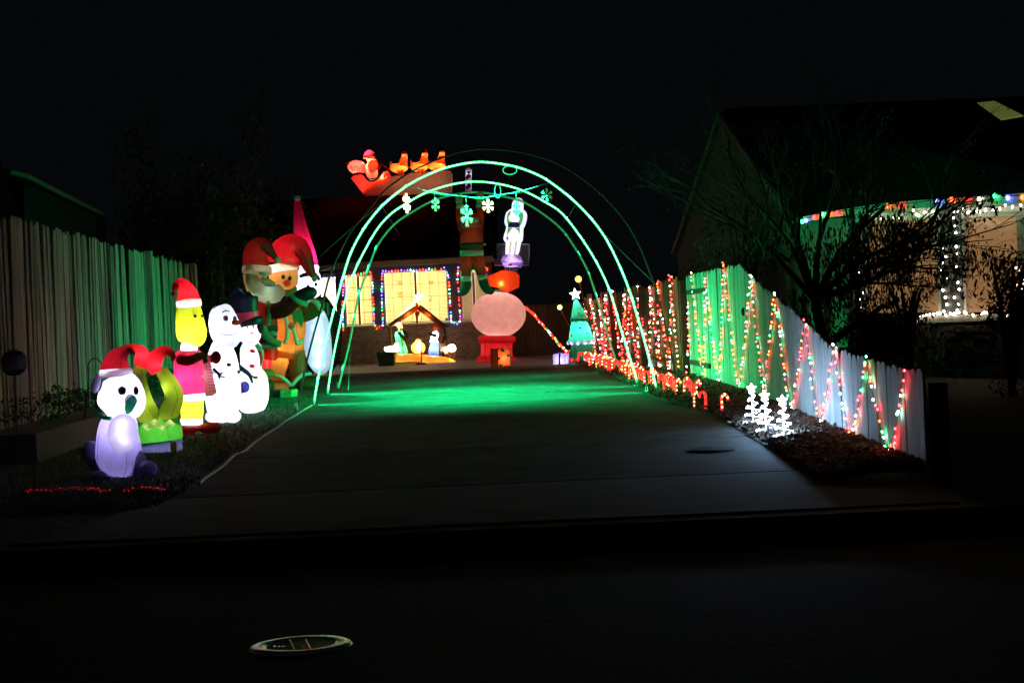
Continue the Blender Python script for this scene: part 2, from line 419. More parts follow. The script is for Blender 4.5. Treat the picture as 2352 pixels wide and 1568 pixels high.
# near right fence: tops stepping down toward the street
prof = [(610, 95), (720, 200), (820, 280), (900, 350), (1010, 440), (1110, 530), (1240, 640), (1400, 710), (1600, 770), (1800, 810)]
tp = []
for q in prof:
    p = on_fence(*zf(*q), FN); L_, _ = segs(FN)
    s = (p.y-FN[0][1]) * 1.0005; tp.append((s, p.z))
tp.sort()
def near_top(s):
    if s <= tp[0][0]: return tp[0][1]
    for a, b in zip(tp, tp[1:]):
        if s <= b[0]: return a[1]+(b[1]-a[1])*(s-a[0])/(b[0]-a[0])
    return tp[-1][1]
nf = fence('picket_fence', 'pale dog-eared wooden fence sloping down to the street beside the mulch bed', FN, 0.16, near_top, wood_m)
for z in (0.32, 1.25):
    pts = []
    g = []
    for s in [i*0.9 for i in range(15)]:
        if near_top(s) < z+0.12 and near_top(s+0.9) < z+0.2: continue
        p, a = along(FN, s+0.45); g.append(obox((p.x+0.045, p.y), (math.cos(a), math.sin(a)), 0.46, 0.02, z-0.04, z+0.04))
    nf.add('rail', join(*g), rail_m, smooth=False)
for s in [0.0]+[2.4*i+1.2 for i in range(6)]:
    p, a = along(FN, s); h = near_top(s)-0.08
    nf.add('post', obox((p.x+0.09, p.y), (0, 1), 0.045, 0.045, 0, max(h, 0.4)), rail_m, smooth=False)
# the small gate let into it
gs = on_fence(*zf(275, 400), FN).y; ge = on_fence(*zf(405, 400), FN).y
p0, a0 = along(FN, ge-FN[0][1]); p1, _ = along(FN, gs-FN[0][1])
for z in (1.36, 0.30):
    o = nf.add('gate_rail', obox(((p0.x+p1.x)/2-0.035, (p0.y+p1.y)/2), (p1.x-p0.x, p1.y-p0.y), abs(gs-ge)/2, 0.015, z-0.035, z+0.035), rail_m, smooth=False)
nf.add('latch', ellip(on_fence(*zf(655, 420), FN, 0.03), 0.03, 0.03, 0.05), mat('black_iron', (0.02, 0.02, 0.02), 0.4, 0.6))
# far right fence
FFL = math.hypot(FF[1][0]-FF[0][0], FF[1][1]-FF[0][1])
def far_top(s):
    k = s/FFL; z = 1.62-0.16*k
    q = int(s/1.6); return z+[0, -.05, .04, -.02, .05, -.06, .02, 0][q % 8]
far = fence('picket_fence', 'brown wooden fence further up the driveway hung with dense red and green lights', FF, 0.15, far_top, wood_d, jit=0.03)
far.add('rail', join(*[obox(((FF[0][0]+FF[1][0])/2-0.02-0.0, (FF[0][1]+FF[1][1])/2), (FF[1][0]-FF[0][0], FF[1][1]-FF[0][1]), FFL/2, 0.015, z-0.04, z+0.04) for z in (0.28,)]), rail_m, smooth=False)
for s in (-0.35, 3.0, 6.2, 9.4):
    p = Vector((FF[0][0]+(FF[1][0]-FF[0][0])*s/FFL, FF[0][1]+(FF[1][1]-FF[0][1])*s/FFL, 0))
    far.add('post', obox((p.x+(0.0 if s < 0 else -0.04), p.y), (0, 1), 0.06, 0.06, 0, 1.55), rail_m, smooth=False)
# fence across the back
BK = [(1.9, 37.4), (-1.6, 38.4)]
bk = fence('picket_fence', 'dark brown wooden fence across the back behind the snow globe', BK, 0.15, lambda s: 1.42, wood_d, base=0.06, jit=0.01)
# fence on the left
LF = [(-4.35, 7.0), (-5.82, 26.4)]
LL = math.hypot(LF[1][0]-LF[0][0], LF[1][1]-LF[0][1])
lf = T('board_fence', 'tall grey weathered board fence behind the inflatables on the left', 'fence', (LF[0][0], LF[0][1], 0))
n = int(LL/0.13); cache = {}
for i in range(n):
    k = (i+0.5)/n; h = 2.34-0.27+R.choice((-.03, -.015, 0, 0, 0, .015, .02))
    wd = R.choice((0.105, 0.115, 0.125, 0.13)); key = (round(h, 2), wd)
    if key not in cache:
        me = bpy.data.meshes.new('board'); g = picket_geo(wd, key[0], 0.02, 'ear')
        me.from_pydata([tuple(v) for v in g[0]], [], g[1]); me.materials.append(wood_l); cache[key] = me
    o = lf.inst('board', cache[key], (LF[0][0]+(LF[1][0]-LF[0][0])*k+R.uniform(-.012, .012), LF[0][1]+(LF[1][1]-LF[0][1])*k, 0.25))
    o.rotation_euler = (R.uniform(-.012, .012), R.uniform(-.024, .024), math.atan2(LF[1][1]-LF[0][1], LF[1][0]-LF[0][0])+R.uniform(-.08, .08))
lf.add('rail', join(*[obox(((LF[0][0]+LF[1][0])/2-0.06, (LF[0][1]+LF[1][1])/2), (LF[1][0]-LF[0][0], LF[1][1]-LF[0][1]), LL/2, 0.02, z-0.04, z+0.04) for z in (0.6, 1.4, 2.1)]), rail_m, smooth=False)
for k in (0.74, 0.97):
    lf.add('post', obox((LF[0][0]+(LF[1][0]-LF[0][0])*k+0.05, LF[0][1]+(LF[1][1]-LF[0][1])*k), (0, 1), 0.045, 0.045, 0.2, 2.34), wood_l, smooth=False)
# low retaining wall holding the raised ground
rb = [(-9, 12.6), (-4.25, 12.6), (-4.45, 16), (-4.75, 21), (-5.3, 27), (-9, 27)]
struct('retaining_wall', extr([Vector((x, y, 0.26)) for x, y in rb], Vector((0, 0, -0.4))), mat('block_wall', (0.05, 0.05, 0.05), 0.9, var=0.3, scale=3, bump=0.4), 'low concrete retaining wall holding the raised bed on the left')

# ================================================================ HOUSE AT THE END OF THE DRIVEWAY
HA, HB = (-10.0, 37.0), (10.0, 37.0)
siding = mat('dark_siding', (0.055, 0.055, 0.06), 0.8, var=0.15, scale=6)
white_p = mat('painted_trim', (0.55, 0.54, 0.52), 0.6, var=0.06, scale=5)
brick_m = mat('tan_brick', (0.45, 0.38, 0.30), 0.9, var=0.32, scale=10, bump=0.5)
mortar = mat('mortar', (0.10, 0.085, 0.07), 0.95, var=0.2, scale=12, bump=0.3)
hs = T('brick_house', 'low brick house with lit blinds and a dark roof at the driveway end', 'house', (-2.5, 37.0, 0))
hs.add('wall', join(box(-4.52, -0.45, 37.0, 37.2, 0.0, 1.02), box(-6.4, -4.52, 38.0, 38.2, 0, 1.02), box(-4.52, -4.4, 37.2, 38.0, 0, 1.02), box(-0.47, -0.45, 37.2, 44, 0, 2.6)), mortar, smooth=False)
# bricks
bme = {}
nb = 0; stuffg = []
PX, PZ = 0.125, 0.0575
for r_ in range(17):
    for c_ in range(-1, 33):
        x = -4.52+(c_+(0.5 if r_ % 2 else 0))*PX+PX/2
        if x < -4.46 or x > -0.53: continue
        z = 0.065+r_*PZ
        pr = R.choice((0.0, 0.004, 0.008))
        if nb < 300 and x < -1.3 and not (r_ < 7 and -3.9 < x < -2.0):
            if pr not in bme:
                me = bpy.data.meshes.new('brick'); g = box(-PX/2+0.006, PX/2-0.006, -0.014-pr, 0.0, 0.0, PZ-0.01)
                me.from_pydata([tuple(v) for v in g[0]], [], g[1]); me.materials.append(brick_m); bme[pr] = me
            hs.inst('brick', bme[pr], (x, 37.0, z)); nb += 1
        else: stuffg.append(box(x-PX/2+0.006, x+PX/2-0.006, 37.0-0.014-pr, 37.0, z, z+PZ-0.01))
hs.add('brickwork', join(*stuffg), brick_m, smooth=False, kind='stuff')
hs.add('sill', box(-4.6, -0.42, 36.93, 37.2, 1.022, 1.07), white_p, smooth=False)
# upper wall: pieces between the windows, from sill to eave
def piece(pp, m, o0, o1, name, parent=None):
    return hs.add(name, onslab([z3(*q) for q in pp], HA, HB, o0, o1), m, parent, smooth=False)
glassm = bpy.data.materials.new('window_glass'); glassm.use_nodes = True; gt = glassm.node_tree; gt.nodes.clear()
go = gt.nodes.new('ShaderNodeOutputMaterial'); gm = gt.nodes.new('ShaderNodeMixShader'); gm.inputs[0].default_value = 0.07
ga = gt.nodes.new('ShaderNodeBsdfTransparent'); gg = gt.nodes.new('ShaderNodeBsdfGlossy'); gg.inputs['Roughness'].default_value = 0.03
gt.links.new(ga.outputs[0], gm.inputs[1]); gt.links.new(gg.outputs[0], gm.inputs[2]); gt.links.new(gm.outputs[0], go.inputs[0])
blind_m = fabric((0.88, 0.80, 0.56), 0.75)
def lit(name, col, s): return glow(name, col, s, (0.5, 0.45, 0.35))
wins = [('white', [(70, 425), (272, 418), (296, 972), (98, 982)], 1, lit('room_glow_white', (1.0, 0.93, 0.82), 5.0), 38.0, 'very bright white window, blind glowing'),
        ('b', [(326, 398), (618, 385), (648, 945), (352, 958)], 2, lit('room_glow_warm', (1.0, 0.74, 0.30), 3.5), 37.0, None),
        ('c', [(735, 362), (1405, 332), (1430, 900), (762, 930)], 2, lit('room_glow_warm', (1.0, 0.74, 0.30), 3.5), 37.0, None),
        ('d', [(1540, 350), (1810, 338), (1838, 868), (1566, 882)], 2, lit('room_glow_dim', (1.0, 0.66, 0.40), 0.9), 37.0, 'dimmer window half hidden by the hanging figure')]
holes = []
for nm, pp, npan, gl, yy, lab in wins:
    q = [onp(*z3(*a), (-10, yy), (10, yy)) for a in pp]
    x0 = (q[0].x+q[3].x)/2; x1 = (q[1].x+q[2].x)/2; zt_ = (q[0].z+q[1].z)/2; zb_ = max((q[2].z+q[3].z)/2, 1.075)
    holes.append((x0, x1, zb_, zt_, yy))
    fw = 0.035
    fr = hs.add('window', join(box(x0, x1, yy-0.03, yy+0.06, zt_-fw, zt_), box(x0, x1, yy-0.03, yy+0.06, zb_, zb_+fw), box(x0, x0+fw, yy-0.03, yy+0.06, zb_+fw, zt_-fw), box(x1-fw, x1, yy-0.03, yy+0.06, zb_+fw, zt_-fw)), white_p, smooth=False, label=lab)
    if npan == 2:
        xm = (x0+x1)/2; hs.add('mullion', box(xm-0.03, xm+0.03, yy-0.034, yy+0.06, zb_+fw, zt_-fw), white_p, fr, False)
    hs.add('pane', box(x0+fw, x1-fw, yy+0.0, yy+0.004, zb_+fw, zt_-fw), glassm, fr, False)
    sl = []
    z = zb_+fw+0.004
    while z < zt_-fw-0.01:
        for a, b in (((x0+fw, (x0+x1)/2-0.04), ((x0+x1)/2+0.04, x1-fw)) if npan == 2 else ((x0+fw, x1-fw),)):
            sl.append(([Vector(p) for p in ((a+.01, yy+0.10, z), (b-.01, yy+0.10, z), (b-.01, yy+0.125, z+0.032), (a+.01, yy+0.125, z+0.032))], [(0, 1, 2, 3)]))
        z += 0.0365
    hs.add('blind', join(*sl), blind_m, fr, False, 'stuff')
    if nm in 'bc':
        gl_ = []
        nv = 3 if nm == 'b' else 7
        for i in range(1, nv):
            xx = x0+(x1-x0)*i/nv
            gl_.append(box(xx-0.004, xx+0.004, yy+0.03, yy+0.04, zb_+fw, zt_-fw))
        for i in (1, 2, 3): gl_.append(box(x0+fw, x1-fw, yy+0.041, yy+0.048, zb_+(zt_-zb_)*i/4-0.004, zb_+(zt_-zb_)*i/4+0.004))
        hs.add('grille', join(*gl_), mat('thin_grille', (0.12, 0.1, 0.08), 0.6), fr, False)
    hs.add('lit_room', box(x0-0.02, x1+0.02, yy+0.34, yy+0.36, zb_-0.02, zt_+0.02), gl, fr, False)
    if nm == 'c':
        for px, py in ((905, 470), (1235, 470), (1220, 640), (905, 600)):
            p = onp(*z3(px, py), HA, HB); hs.add('shelf_object', join(box(p.x-0.06, p.x+0.06, 37.27, 37.29, p.z-0.06, p.z+0.07)), mat('room_shadow_box', (0.3, 0.2, 0.1), 0.8), fr, False)
        p = onp(*z3(1402, 855), HA, HB); hs.add('window_sticker', ellip(Vector((p.x, 36.99, p.z)), 0.035, 0.01, 0.035), mat('dark_sticker', (0.12, 0.05, 0.06), 0.6), fr)
        hs.add('mullion', box(x0+0.0, x0+0.0, yy, yy, 0, 0), white_p, fr, False) if False else None
EV = onp(*z3(1000, 320), HA, HB).z
def upper(xa, xb, za_, zb_, yy): return box(xa, xb, yy, yy+0.16, za_, zb_)
ups = []
xs = [-4.52]+[c for h in holes[1:] for c in (h[0], h[1])]+[-0.45]
for i in range(0, len(xs), 2):
    if xs[i+1] > xs[i]: ups.append(upper(xs[i], xs[i+1], 1.072, 2.62, 37.0))
for h in holes[1:]: ups.append(upper(h[0], h[1], h[3], 2.62, 37.0)); ups.append(upper(h[0], h[1], 1.072, h[2], 37.0)) if h[2] > 1.08 else None
h = holes[0]; ups += [upper(-6.4, h[0], 1.022, 2.5, 38.0), upper(h[0], h[1], h[3], 2.5, 38.0), upper(h[1], -4.522, 1.022, 2.5, 38.0)]
ups.append(box(-4.522, -4.40, 37.16, 38.0, 1.022, 2.6))
hs.add('siding', join(*ups), siding, smooth=False)
fz = onp(*z3(1000, 270), HA, HB).z
tanp = mat('tan_trim', (0.36, 0.28, 0.22), 0.6, var=0.08)
hs.add('fascia', join(box(-4.42, -0.38, 36.5, 36.54, fz-0.07, fz+0.08)), tanp, smooth=False)
hs.add('gutter', tube([Vector((-6.3, 37.3, fz-0.16)), Vector((-4.44, 36.52, fz+0.0))], 0.06, 8), white_p)
hs.add('soffit', box(-6.3, -0.4, 36.54, 38.0, fz-0.066, fz-0.05), siding, smooth=False)
rz = P(940, 447, 43).z
roof_m = mat('asphalt_shingle', (0.008, 0.008, 0.009), 1.0, var=0.3, scale=20, bump=0.4, spec=0.05)
hs.add('roof', extr([Vector((-8.4, 36.48, fz+0.06)), Vector((-8.4, 43, rz)), Vector((-8.4, 49, fz+0.06))], Vector((8.1, 0, 0))), roof_m, smooth=False)

# ================================================================ NEIGHBOUR'S HOUSE ON THE RIGHT
NA, NB = (4.63, 22.7), (7.3, 17.4)
nh = T('neighbour_house', 'dark gabled house beyond the right fence with lit eaves and tan blinds', 'house', (5.6, 20.5, 0))
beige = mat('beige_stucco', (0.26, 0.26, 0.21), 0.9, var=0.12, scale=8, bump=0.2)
blindt = mat('tan_blinds', (0.30, 0.20, 0.115), 0.8, var=0.1, scale=3)
blindlit = glow('tan_blind_lit', (1.0, .50, .20), .21, (0.30, 0.20, 0.115))
stone = mat('stacked_stone', (0.075, 0.065, 0.055), 0.95, var=0.5, scale=6, bump=0.8, stretch=(1, 1, 3))
def nslab(name, pp, m, o0, o1, parent=None, z=zr, kind=None, label=None):
    return nh.add(name, onslab([z(*q) for q in pp], NA, NB, o0, o1), m, parent, False, kind, label)
def npn(x, y, off=0.0): return onp(*zr(x, y), NA, NB, off)
def off(v): return v
# gable end facing the driveway, then the front wall
apex = Vector((4.2, 27.0, P(1685, 264, 27.0).z)); back = Vector((3.75, 31.5, 2.35)); eaveL = onp(1832, 512, NA, NB)
nh.add('gable_wall', extr([Vector((NA[0]+.03, NA[1], 0)), Vector((eaveL.x+.03, eaveL.y, eaveL.z)), apex, back, Vector((back.x, back.y, 0))], Vector((0.1, 0.02, 0))), mat('stucco_painted_shade', (0.09, 0.09, 0.075), 0.9, var=0.12, scale=8, bump=0.2), smooth=False)  # darker copy of the stucco, gable shade painted into its colour
rk = [eaveL+Vector((-0.05, 0, 0.02)), apex+Vector((-0.08, 0, 0.04)), back+Vector((-0.1, 0, 0))]
nh.add('bargeboard', join(tube(rk[:2], 0.05, 6, sq=1), tube(rk[1:], 0.05, 6)), mat('faded_bargeboard', (.22, .23, .2), .8))
eR = onp(2420, 434, NA, NB)
rfv = Vector((10.5, 26.0, apex.z+0.02))
nh.add('roof', extr([eaveL+Vector((-.1, -.25, 0.05)), eR+Vector((-.1, -.25, 0.05)), rfv+Vector((0, 1, 0)), apex+Vector((0, 0, 0.05))], Vector((0, 0, 0.08))), roof_m, smooth=False)
# skylight let into the roof
rn = None
a_, b_, c_ = eaveL+Vector((-.1, -.25, 0.13)), eR+Vector((-.1, -.25, 0.13)), apex+Vector((0, 0, 0.13))
nrm = (b_-a_).cross(c_-a_).normalized()
if nrm.z < 0: nrm = -nrm
def onroof(x, y, lift=0.02):
    d = P(x, y, 1.0)-Vector((0, 0, H)); o = Vector((0, 0, H))
    t_ = (a_+nrm*lift-o).dot(nrm)/d.dot(nrm); return o+d*t_
sk = [onroof(*q, 0.03) for q in ((2248, 240), (2288, 236), (2352, 268), (2300, 277))]
if min(p.y for p in sk) > 5 and max(p.y for p in sk) < 60:
    nh.add('skylight', extr(sk, nrm*0.04), lit('skylight_glow', (0.50, 0.27, 0.05), 0.14), smooth=False)
base_z = npn(1200, 990).z
nslab('front_wall', [(170, 300), (560, 300), (560, 1200), (170, 1200)], beige, 0.0, -0.15)
nslab('front_wall', [(562, 270), (1900, 110), (1900, 275), (562, 330)], white_p, -0.001, -0.15)
bl1 = []
for nm, x0, x1, y0, y1 in (('l', 645, 880, 300, 960), ('m', 890, 1125, 285, 955), ('r', 1325, 1685, 262, 950), ('e', 1745, 2100, 255, 950)):
    fr = nslab('window', [(x0, y0), (x1, y0-4), (x1+10, y1), (x0+10, y1)], blindlit, -0.06, -0.10)
    sl = []
    y = y0+6
    while y < y1-6:
        a = npn(x0+4, y, 0); b = npn(x1, y, 0)
        zz = a.z; n_ = Vector((-(NB[1]-NA[1]), NB[0]-NA[0], 0)).normalized()
        if n_.dot(a) > 0: n_ = -n_
        A_ = a-n_*0.03; B_ = Vector((b.x, b.y, zz))-n_*0.03
        sl.append(([A_, B_, B_+n_*0.012+Vector((0, 0, -0.028)), A_+n_*0.012+Vector((0, 0, -0.028))], [(0, 1, 2, 3)])); y += 9
    nh.add('blind', join(*sl), blindlit, fr, False, 'stuff')
nslab('post', [(1150, 240), (1290, 232), (1312, 975), (1162, 975)], mat('dark_post', (0.05, 0.05, 0.055), 0.6), 0.03, -0.14)
nslab('window_trim', [(1110, 250), (1145, 250), (1160, 975), (1135, 975)], white_p, 0.02, -0.10)
nslab('window_trim', [(1292, 240), (1312, 240), (1335, 975), (1312, 975)], white_p, 0.02, -0.10)
nslab('window_trim', [(1680, 235), (1742, 228), (1760, 950), (1700, 950)], white_p, 0.02, -0.10)
nslab('window_trim', [(535, 330), (556, 330), (570, 980), (548, 980)], white_p, 0.02, -0.10)
nslab('window_trim', [(618, 330), (632, 330), (645, 980), (632, 980)], white_p, 0.02, -0.10)
nslab('post', [(558, 330), (616, 330), (630, 980), (572, 980)], mat('dark_post', (0.05, 0.05, 0.055), 0.6), 0.03, -0.14)
nslab('window_head', [(640, 262), (1120, 262), (1120, 296), (640, 306)], white_p, 0.03, -0.1)
nslab('window_head', [(1314, 232), (2100, 190), (2100, 250), (1314, 262)], white_p, 0.031, -0.1)
nslab('fascia', [(160, 300), (360, 260), (800, 190), (1420, 150), (2100, 100), (2100, 195), (1380, 210), (800, 245), (360, 300), (170, 335)], white_p, 0.30, 0.33)
nslab('ledge', [(965, 985), (1900, 955), (1900, 1000), (965, 1035)], mat('ledge_concrete', (0.4, 0.37, 0.33), 0.8, var=0.1), 0.14, -0.02)
nslab('stone_base', [(900, 1036), (1900, 1001), (1900, 1300), (900, 1300)], stone, 0.10, -0.12)
# individual stones of the base that still show
i = 0; sv = []
R2 = random.Random(3)
for row in range(7):
    y = 1046+row*52; x = 905+R2.uniform(0, 60)
    while x < 1440:
        wd = R2.uniform(55, 120)
        fr = nslab('stone', [(x, y), (x+wd-6, y-1), (x+wd-6, y+44), (x, y+46)], stone, 0.101, 0.101+R2.uniform(0.015, 0.05)); x += wd
# ================================================================ LEFT NEIGHBOUR, far side of the board fence
lh = T('neighbour_house', 'dark house roof with a pale gutter behind the left board fence', 'house', (-8.5, 20, 0))
q = [P(-60, 330, 20), P(20, 395, 20), P(240, 492, 27)]
lh.add('gutter', tube([P(22, 394, 19.5), P(60, 404, 20.5), P(245, 497, 27)], 0.045, 8), mat('old_gutter', (0.035, 0.04, 0.03), 0.7))
lh.add('roof', ([P(22, 390, 19.5), P(245, 493, 27), P(245, 493, 27)+Vector((-4, 6, 0.2)), P(22, 390, 19.5)+Vector((-7, 6, 1.0))], [(0, 1, 2, 3)]), roof_m, smooth=False)
lh.add('wall', extr([P(-60, 330, 18), P(-12, 340, 18), P(52, 505, 18), P(52, 900, 18), P(-60, 900, 18)], Vector((-0.3, 0.3, 0))), mat('dark_greenish_wall', (0.05, 0.07, 0.055), 0.9, var=0.2), smooth=False)  # dark wall with a slightly green tone
lh.add('wall', extr([P(56, 420, 20.9), P(244, 505, 27.2), P(244, 880, 27.2), P(56, 880, 20.9)], Vector((-.2, .2, 0))), roof_m, smooth=False)
# ================================================================ TREES, HEDGES
def leaves(c, r, n, size, rnd, hang=0.0, clump=None):
    V, Fc = [], []
    cl = clump or [Vector((rnd.gauss(0, .45), rnd.gauss(0, .45), rnd.gauss(0, .45))) for _ in range(26)]
    for _ in range(n):
        b = rnd.choice(cl); p = c+Vector(((b.x+rnd.gauss(0, .16))*r[0], (b.y+rnd.gauss(0, .16))*r[1], (b.z+rnd.gauss(0, .16))*r[2]))
        s = size*rnd.uniform(.5, 1.4); M = Matrix.Rotation(rnd.uniform(0, 6.28), 3, 'Z') @ Matrix.Rotation(rnd.uniform(-1.2, 1.2)*(1-hang)+1.5*hang, 3, 'X') @ Matrix.Rotation(rnd.uniform(-.6, .6), 3, 'Y')
        k = len(V)
        for q in ((0, -1, 0), (.38, -.1, .06), (0, 1, 0), (-.38, -.1, .06)): V.append(p+M @ (Vector(q)*s))
        Fc.append((k, k+1, k+2, k+3))
    return V, Fc
leaf_m = mat('dark_leaf', (0.05, 0.065, 0.03), 0.6, var=0.5, scale=2)
leaf_b = mat('dry_leaf', (0.045, 0.034, 0.022), 0.7, var=0.5, scale=2)
bark_m = mat('branch_bark', (0.045, 0.033, 0.024), 0.9, var=0.3, scale=10, bump=0.5)
tr = T('tree', 'spreading half-bare tree with drooping dark leaves behind the pale fence', 'tree', (P(1905, 880, 17.5).x, 17.5, 0))
rt = random.Random(11)
trunk = [Vector((P(1905, 880, 17.5).x, 17.5, -0.05)), P(1905, 880, 17.5), P(1890, 780, 17.5), P(1872, 690, 17.5)]
tg = [tube(trunk, [0.10, 0.08, 0.065, 0.06], 10, 4)]
tips = []
def limb(p, q, r, lev):
    mid = (p+q)/2+Vector((rt.uniform(-.08, .08), rt.uniform(-.1, .1), rt.uniform(-.02, .1)))*(q-p).length
    tg.append(tube([p, mid, q], [r, r*.75, r*.5], 7 if lev < 2 else 4, 3))
    for s in range(4 if lev < 2 else 3):
        if lev >= 4: tips.append(q); return
        k = rt.uniform(.35, 1.0); st = p.lerp(q, k) if k < .5 else mid.lerp(q, (k-.5)*2)
        dr = (q-p).normalized(); dr = (dr+Vector((rt.uniform(-.7, .7), rt.uniform(-.7, .7), rt.uniform(-.45, .5)))).normalized()
        limb(st, st+dr*(q-p).length*rt.uniform(.45, .75), r*.5, lev+1)
top = trunk[-1]
for px, py, dd, rr in ((1620, 470, 18, .04), (1710, 440, 18.5, .045), (1800, 480, 17.6, .045), (1920, 450, 18.0, .045), (2030, 480, 17.4, .045), (2140, 540, 17.6, .045), (2050, 620, 16.8, .04), (1980, 640, 17.2, .04)):
    limb(top, P(px, py, dd), rr, 0)
tg.append(tube([P(1893, 800, 17.4), P(1935, 765, 17.2), P(1985, 735, 17), P(2030, 700, 17)], [.05, .045, .04, .03], 8, 3))
tr.add('trunk', join(*tg[:1]), bark_m)
tr.add('branches', join(*tg[1:]), bark_m)
lv = []
V, Fc = [], []
def leaf_at(p, s):
    M = Matrix.Rotation(rt.uniform(0, 6.28), 3, 'Z') @ Matrix.Rotation(rt.uniform(-.6, .6), 3, 'X')
    k = len(V)
    for q in ((0, 0, 1), (.28, .04, 0), (0, 0, -1), (-.28, .04, 0)): V.append(p+M @ (Vector(q)*s))
    Fc.append((k, k+1, k+2, k+3))
for cx, cy, rx, ry, n in ((2050, 620, 100, 80, 1300), (2180, 570, 90, 70, 600), (1900, 620, 110, 90, 900), (1980, 530, 160, 50, 800), (2060, 560, 100, 90, 1900), (1900, 690, 60, 60, 700), (2000, 560, 90, 70, 900), (2255, 610, 50, 50, 160), (1760, 560, 140, 60, 450), (1850, 720, 90, 50, 500), (2080, 740, 70, 60, 600), (1990, 780, 60, 60, 500)):
    cl = [(rt.gauss(0, .5), rt.gauss(0, .5)) for _ in range(16)]
    for _ in range(n):
        a, b = rt.choice(cl); leaf_at(P(cx+(a+rt.gauss(0, .14))*rx, cy+(b+rt.gauss(0, .18))*ry, 17.2+rt.uniform(-.8, .9)), rt.uniform(.02, .05))
for p in tips:
    if rt.random() < .6: leaf_at(p, .03)
tr.add('crown', (V, Fc), leaf_b, smooth=False)
def bush(name, label, cat, c, r, n, size, m, seed, group=None, trunk_h=0):
    rr_ = random.Random(seed); t = T(name, label, cat, (c[0], c[1], 0), group)
    g = []
    for _ in range(7):
        a = rr_.uniform(0, 6.28); g.append(tube([Vector((c[0], c[1], 0)), Vector(c)+Vector((math.cos(a)*r[0]*.3, math.sin(a)*r[1]*.3, 0)), Vector(c)+Vector((math.cos(a)*r[0]*.6, math.sin(a)*r[1]*.6, r[2]*.5))], [.03+.06*(trunk_h > 0), .03, .008], 5, 2))
    t.add('trunk' if trunk_h else 'stem', join(*g), bark_m)
    t.add('crown' if trunk_h else 'foliage', leaves(Vector(c), r, n, size, rr_), m, smooth=False)
    return t
q = P(2320, 790, 15.5); bush('bush', 'tall dark bush before the neighbour\'s window at the picture edge', 'bush', (q.x, q.y, 1.0), (.55, .5, .9), 3500, .035, leaf_m, 5)
q = P(2085, 720, 18.2); bush('bush', 'loose green bush lit by white lights left of the stone base', 'bush', (q.x, q.y, .95), (.35, .35, .6), 1800, .03, leaf_m, 6)
q = P(2010, 840, 17.0); bush('bush', 'black leafy bush between the pale fence and the neighbour\'s stone base', 'bush', (q.x, q.y, .5), (.55, .4, .7), 2600, .035, leaf_m, 8)
q = P(500, 560, 28); bush('tree', 'dark evergreen tree beyond the far end of the left fence', 'tree', (q.x, q.y, 2.4), (1.0, .9, 2.2), 7000, .06, leaf_m, 21, 'dark trees behind the left fence', 1)
q = P(380, 520, 31); bush('tree', 'black round-topped tree showing above the left board fence', 'tree', (q.x, q.y, 3.0), (1.5, 1.2, 2.2), 7000, .07, leaf_m, 22, 'dark trees behind the left fence', 1)
q = P(640, 560, 35); bush('tree', 'thin dark tree half hidden behind the hugging figures', 'tree', (q.x, q.y, 2.2), (1.0, .9, 2.0), 4000, .07, leaf_m, 23, 'dark trees behind the left fence', 1)
q = P(1700, 600, 24); bush('tree', 'small bare dark tree at the neighbour\'s green-lit gable', 'tree', (q.x, q.y, 2.2), (1.1, .8, 1.3), 1500, .04, leaf_b, 24, None, 1)
V, Fc = [], []
rh = random.Random(5)
g = []
for i in range(15):
    y = 13.2+i*.62; x = -4.95-.05*i*.3
    g.append(leaves(Vector((x, y, .42)), (.34, .4, .16), 520, .028, rh))
hd = T('hedge', 'low clipped dark hedge on the retaining wall under the left fence', 'hedge', (-5.0, 17, .26))
hd.add('foliage', join(*g), leaf_m, smooth=False)
# round sign and wire hoop at the left edge
t = T('yard_sign', 'unlit round banded sign on a thin pole at the far left', 'sign', (P(33, 833, 13.2).x, 13.2, 0))
c = P(33, 833, 13.2); rs = 30*13.2/F
t.add('sign_face', tube([c+Vector((0, -.02, 0)), c+Vector((0, .02, 0))], rs, 28), mat('sign_mauve', (0.13, 0.10, 0.12), 0.6))
for k, wv in ((.72, .68), (-.62, .78), (-.85, .5)):
    t.add('band', box(c.x-rs*wv, c.x+rs*wv, c.y-.026, c.y-.0225, c.z+rs*k-.013, c.z+rs*k+.013), mat('sign_purple', (0.03, 0.02, 0.05), 0.6), smooth=False)
t.add('pole', tube([Vector((c.x-.01, c.y+.03, 0.2)), Vector((c.x, c.y+.03, c.z))], .012, 8), mat('sign_pole', (0.2, 0.17, 0.2), 0.5))
d_ = 13.4
hp = [P(203, 930, d_), P(203, 850, d_)]+[P(218+16*math.cos(math.radians(a)), 845-22*math.sin(math.radians(a)), d_) for a in range(170, 0, -20)]+[P(234, 860, d_), P(234, 900, d_)]
t = T('garden_hoop', 'thin dark wire garden hoop standing in the hedge beside the cat', 'hoop', (hp[0].x, d_, .2))
t.add('wire', tube(hp, .006, 6, 2), mat('rusty_wire', (0.05, 0.04, 0.045), 0.6))
t.add('stake', tube([P(196, 960, d_), P(199, 905, d_)], .012, 6), mat('stake_wood', (0.12, 0.06, 0.04), 0.8))

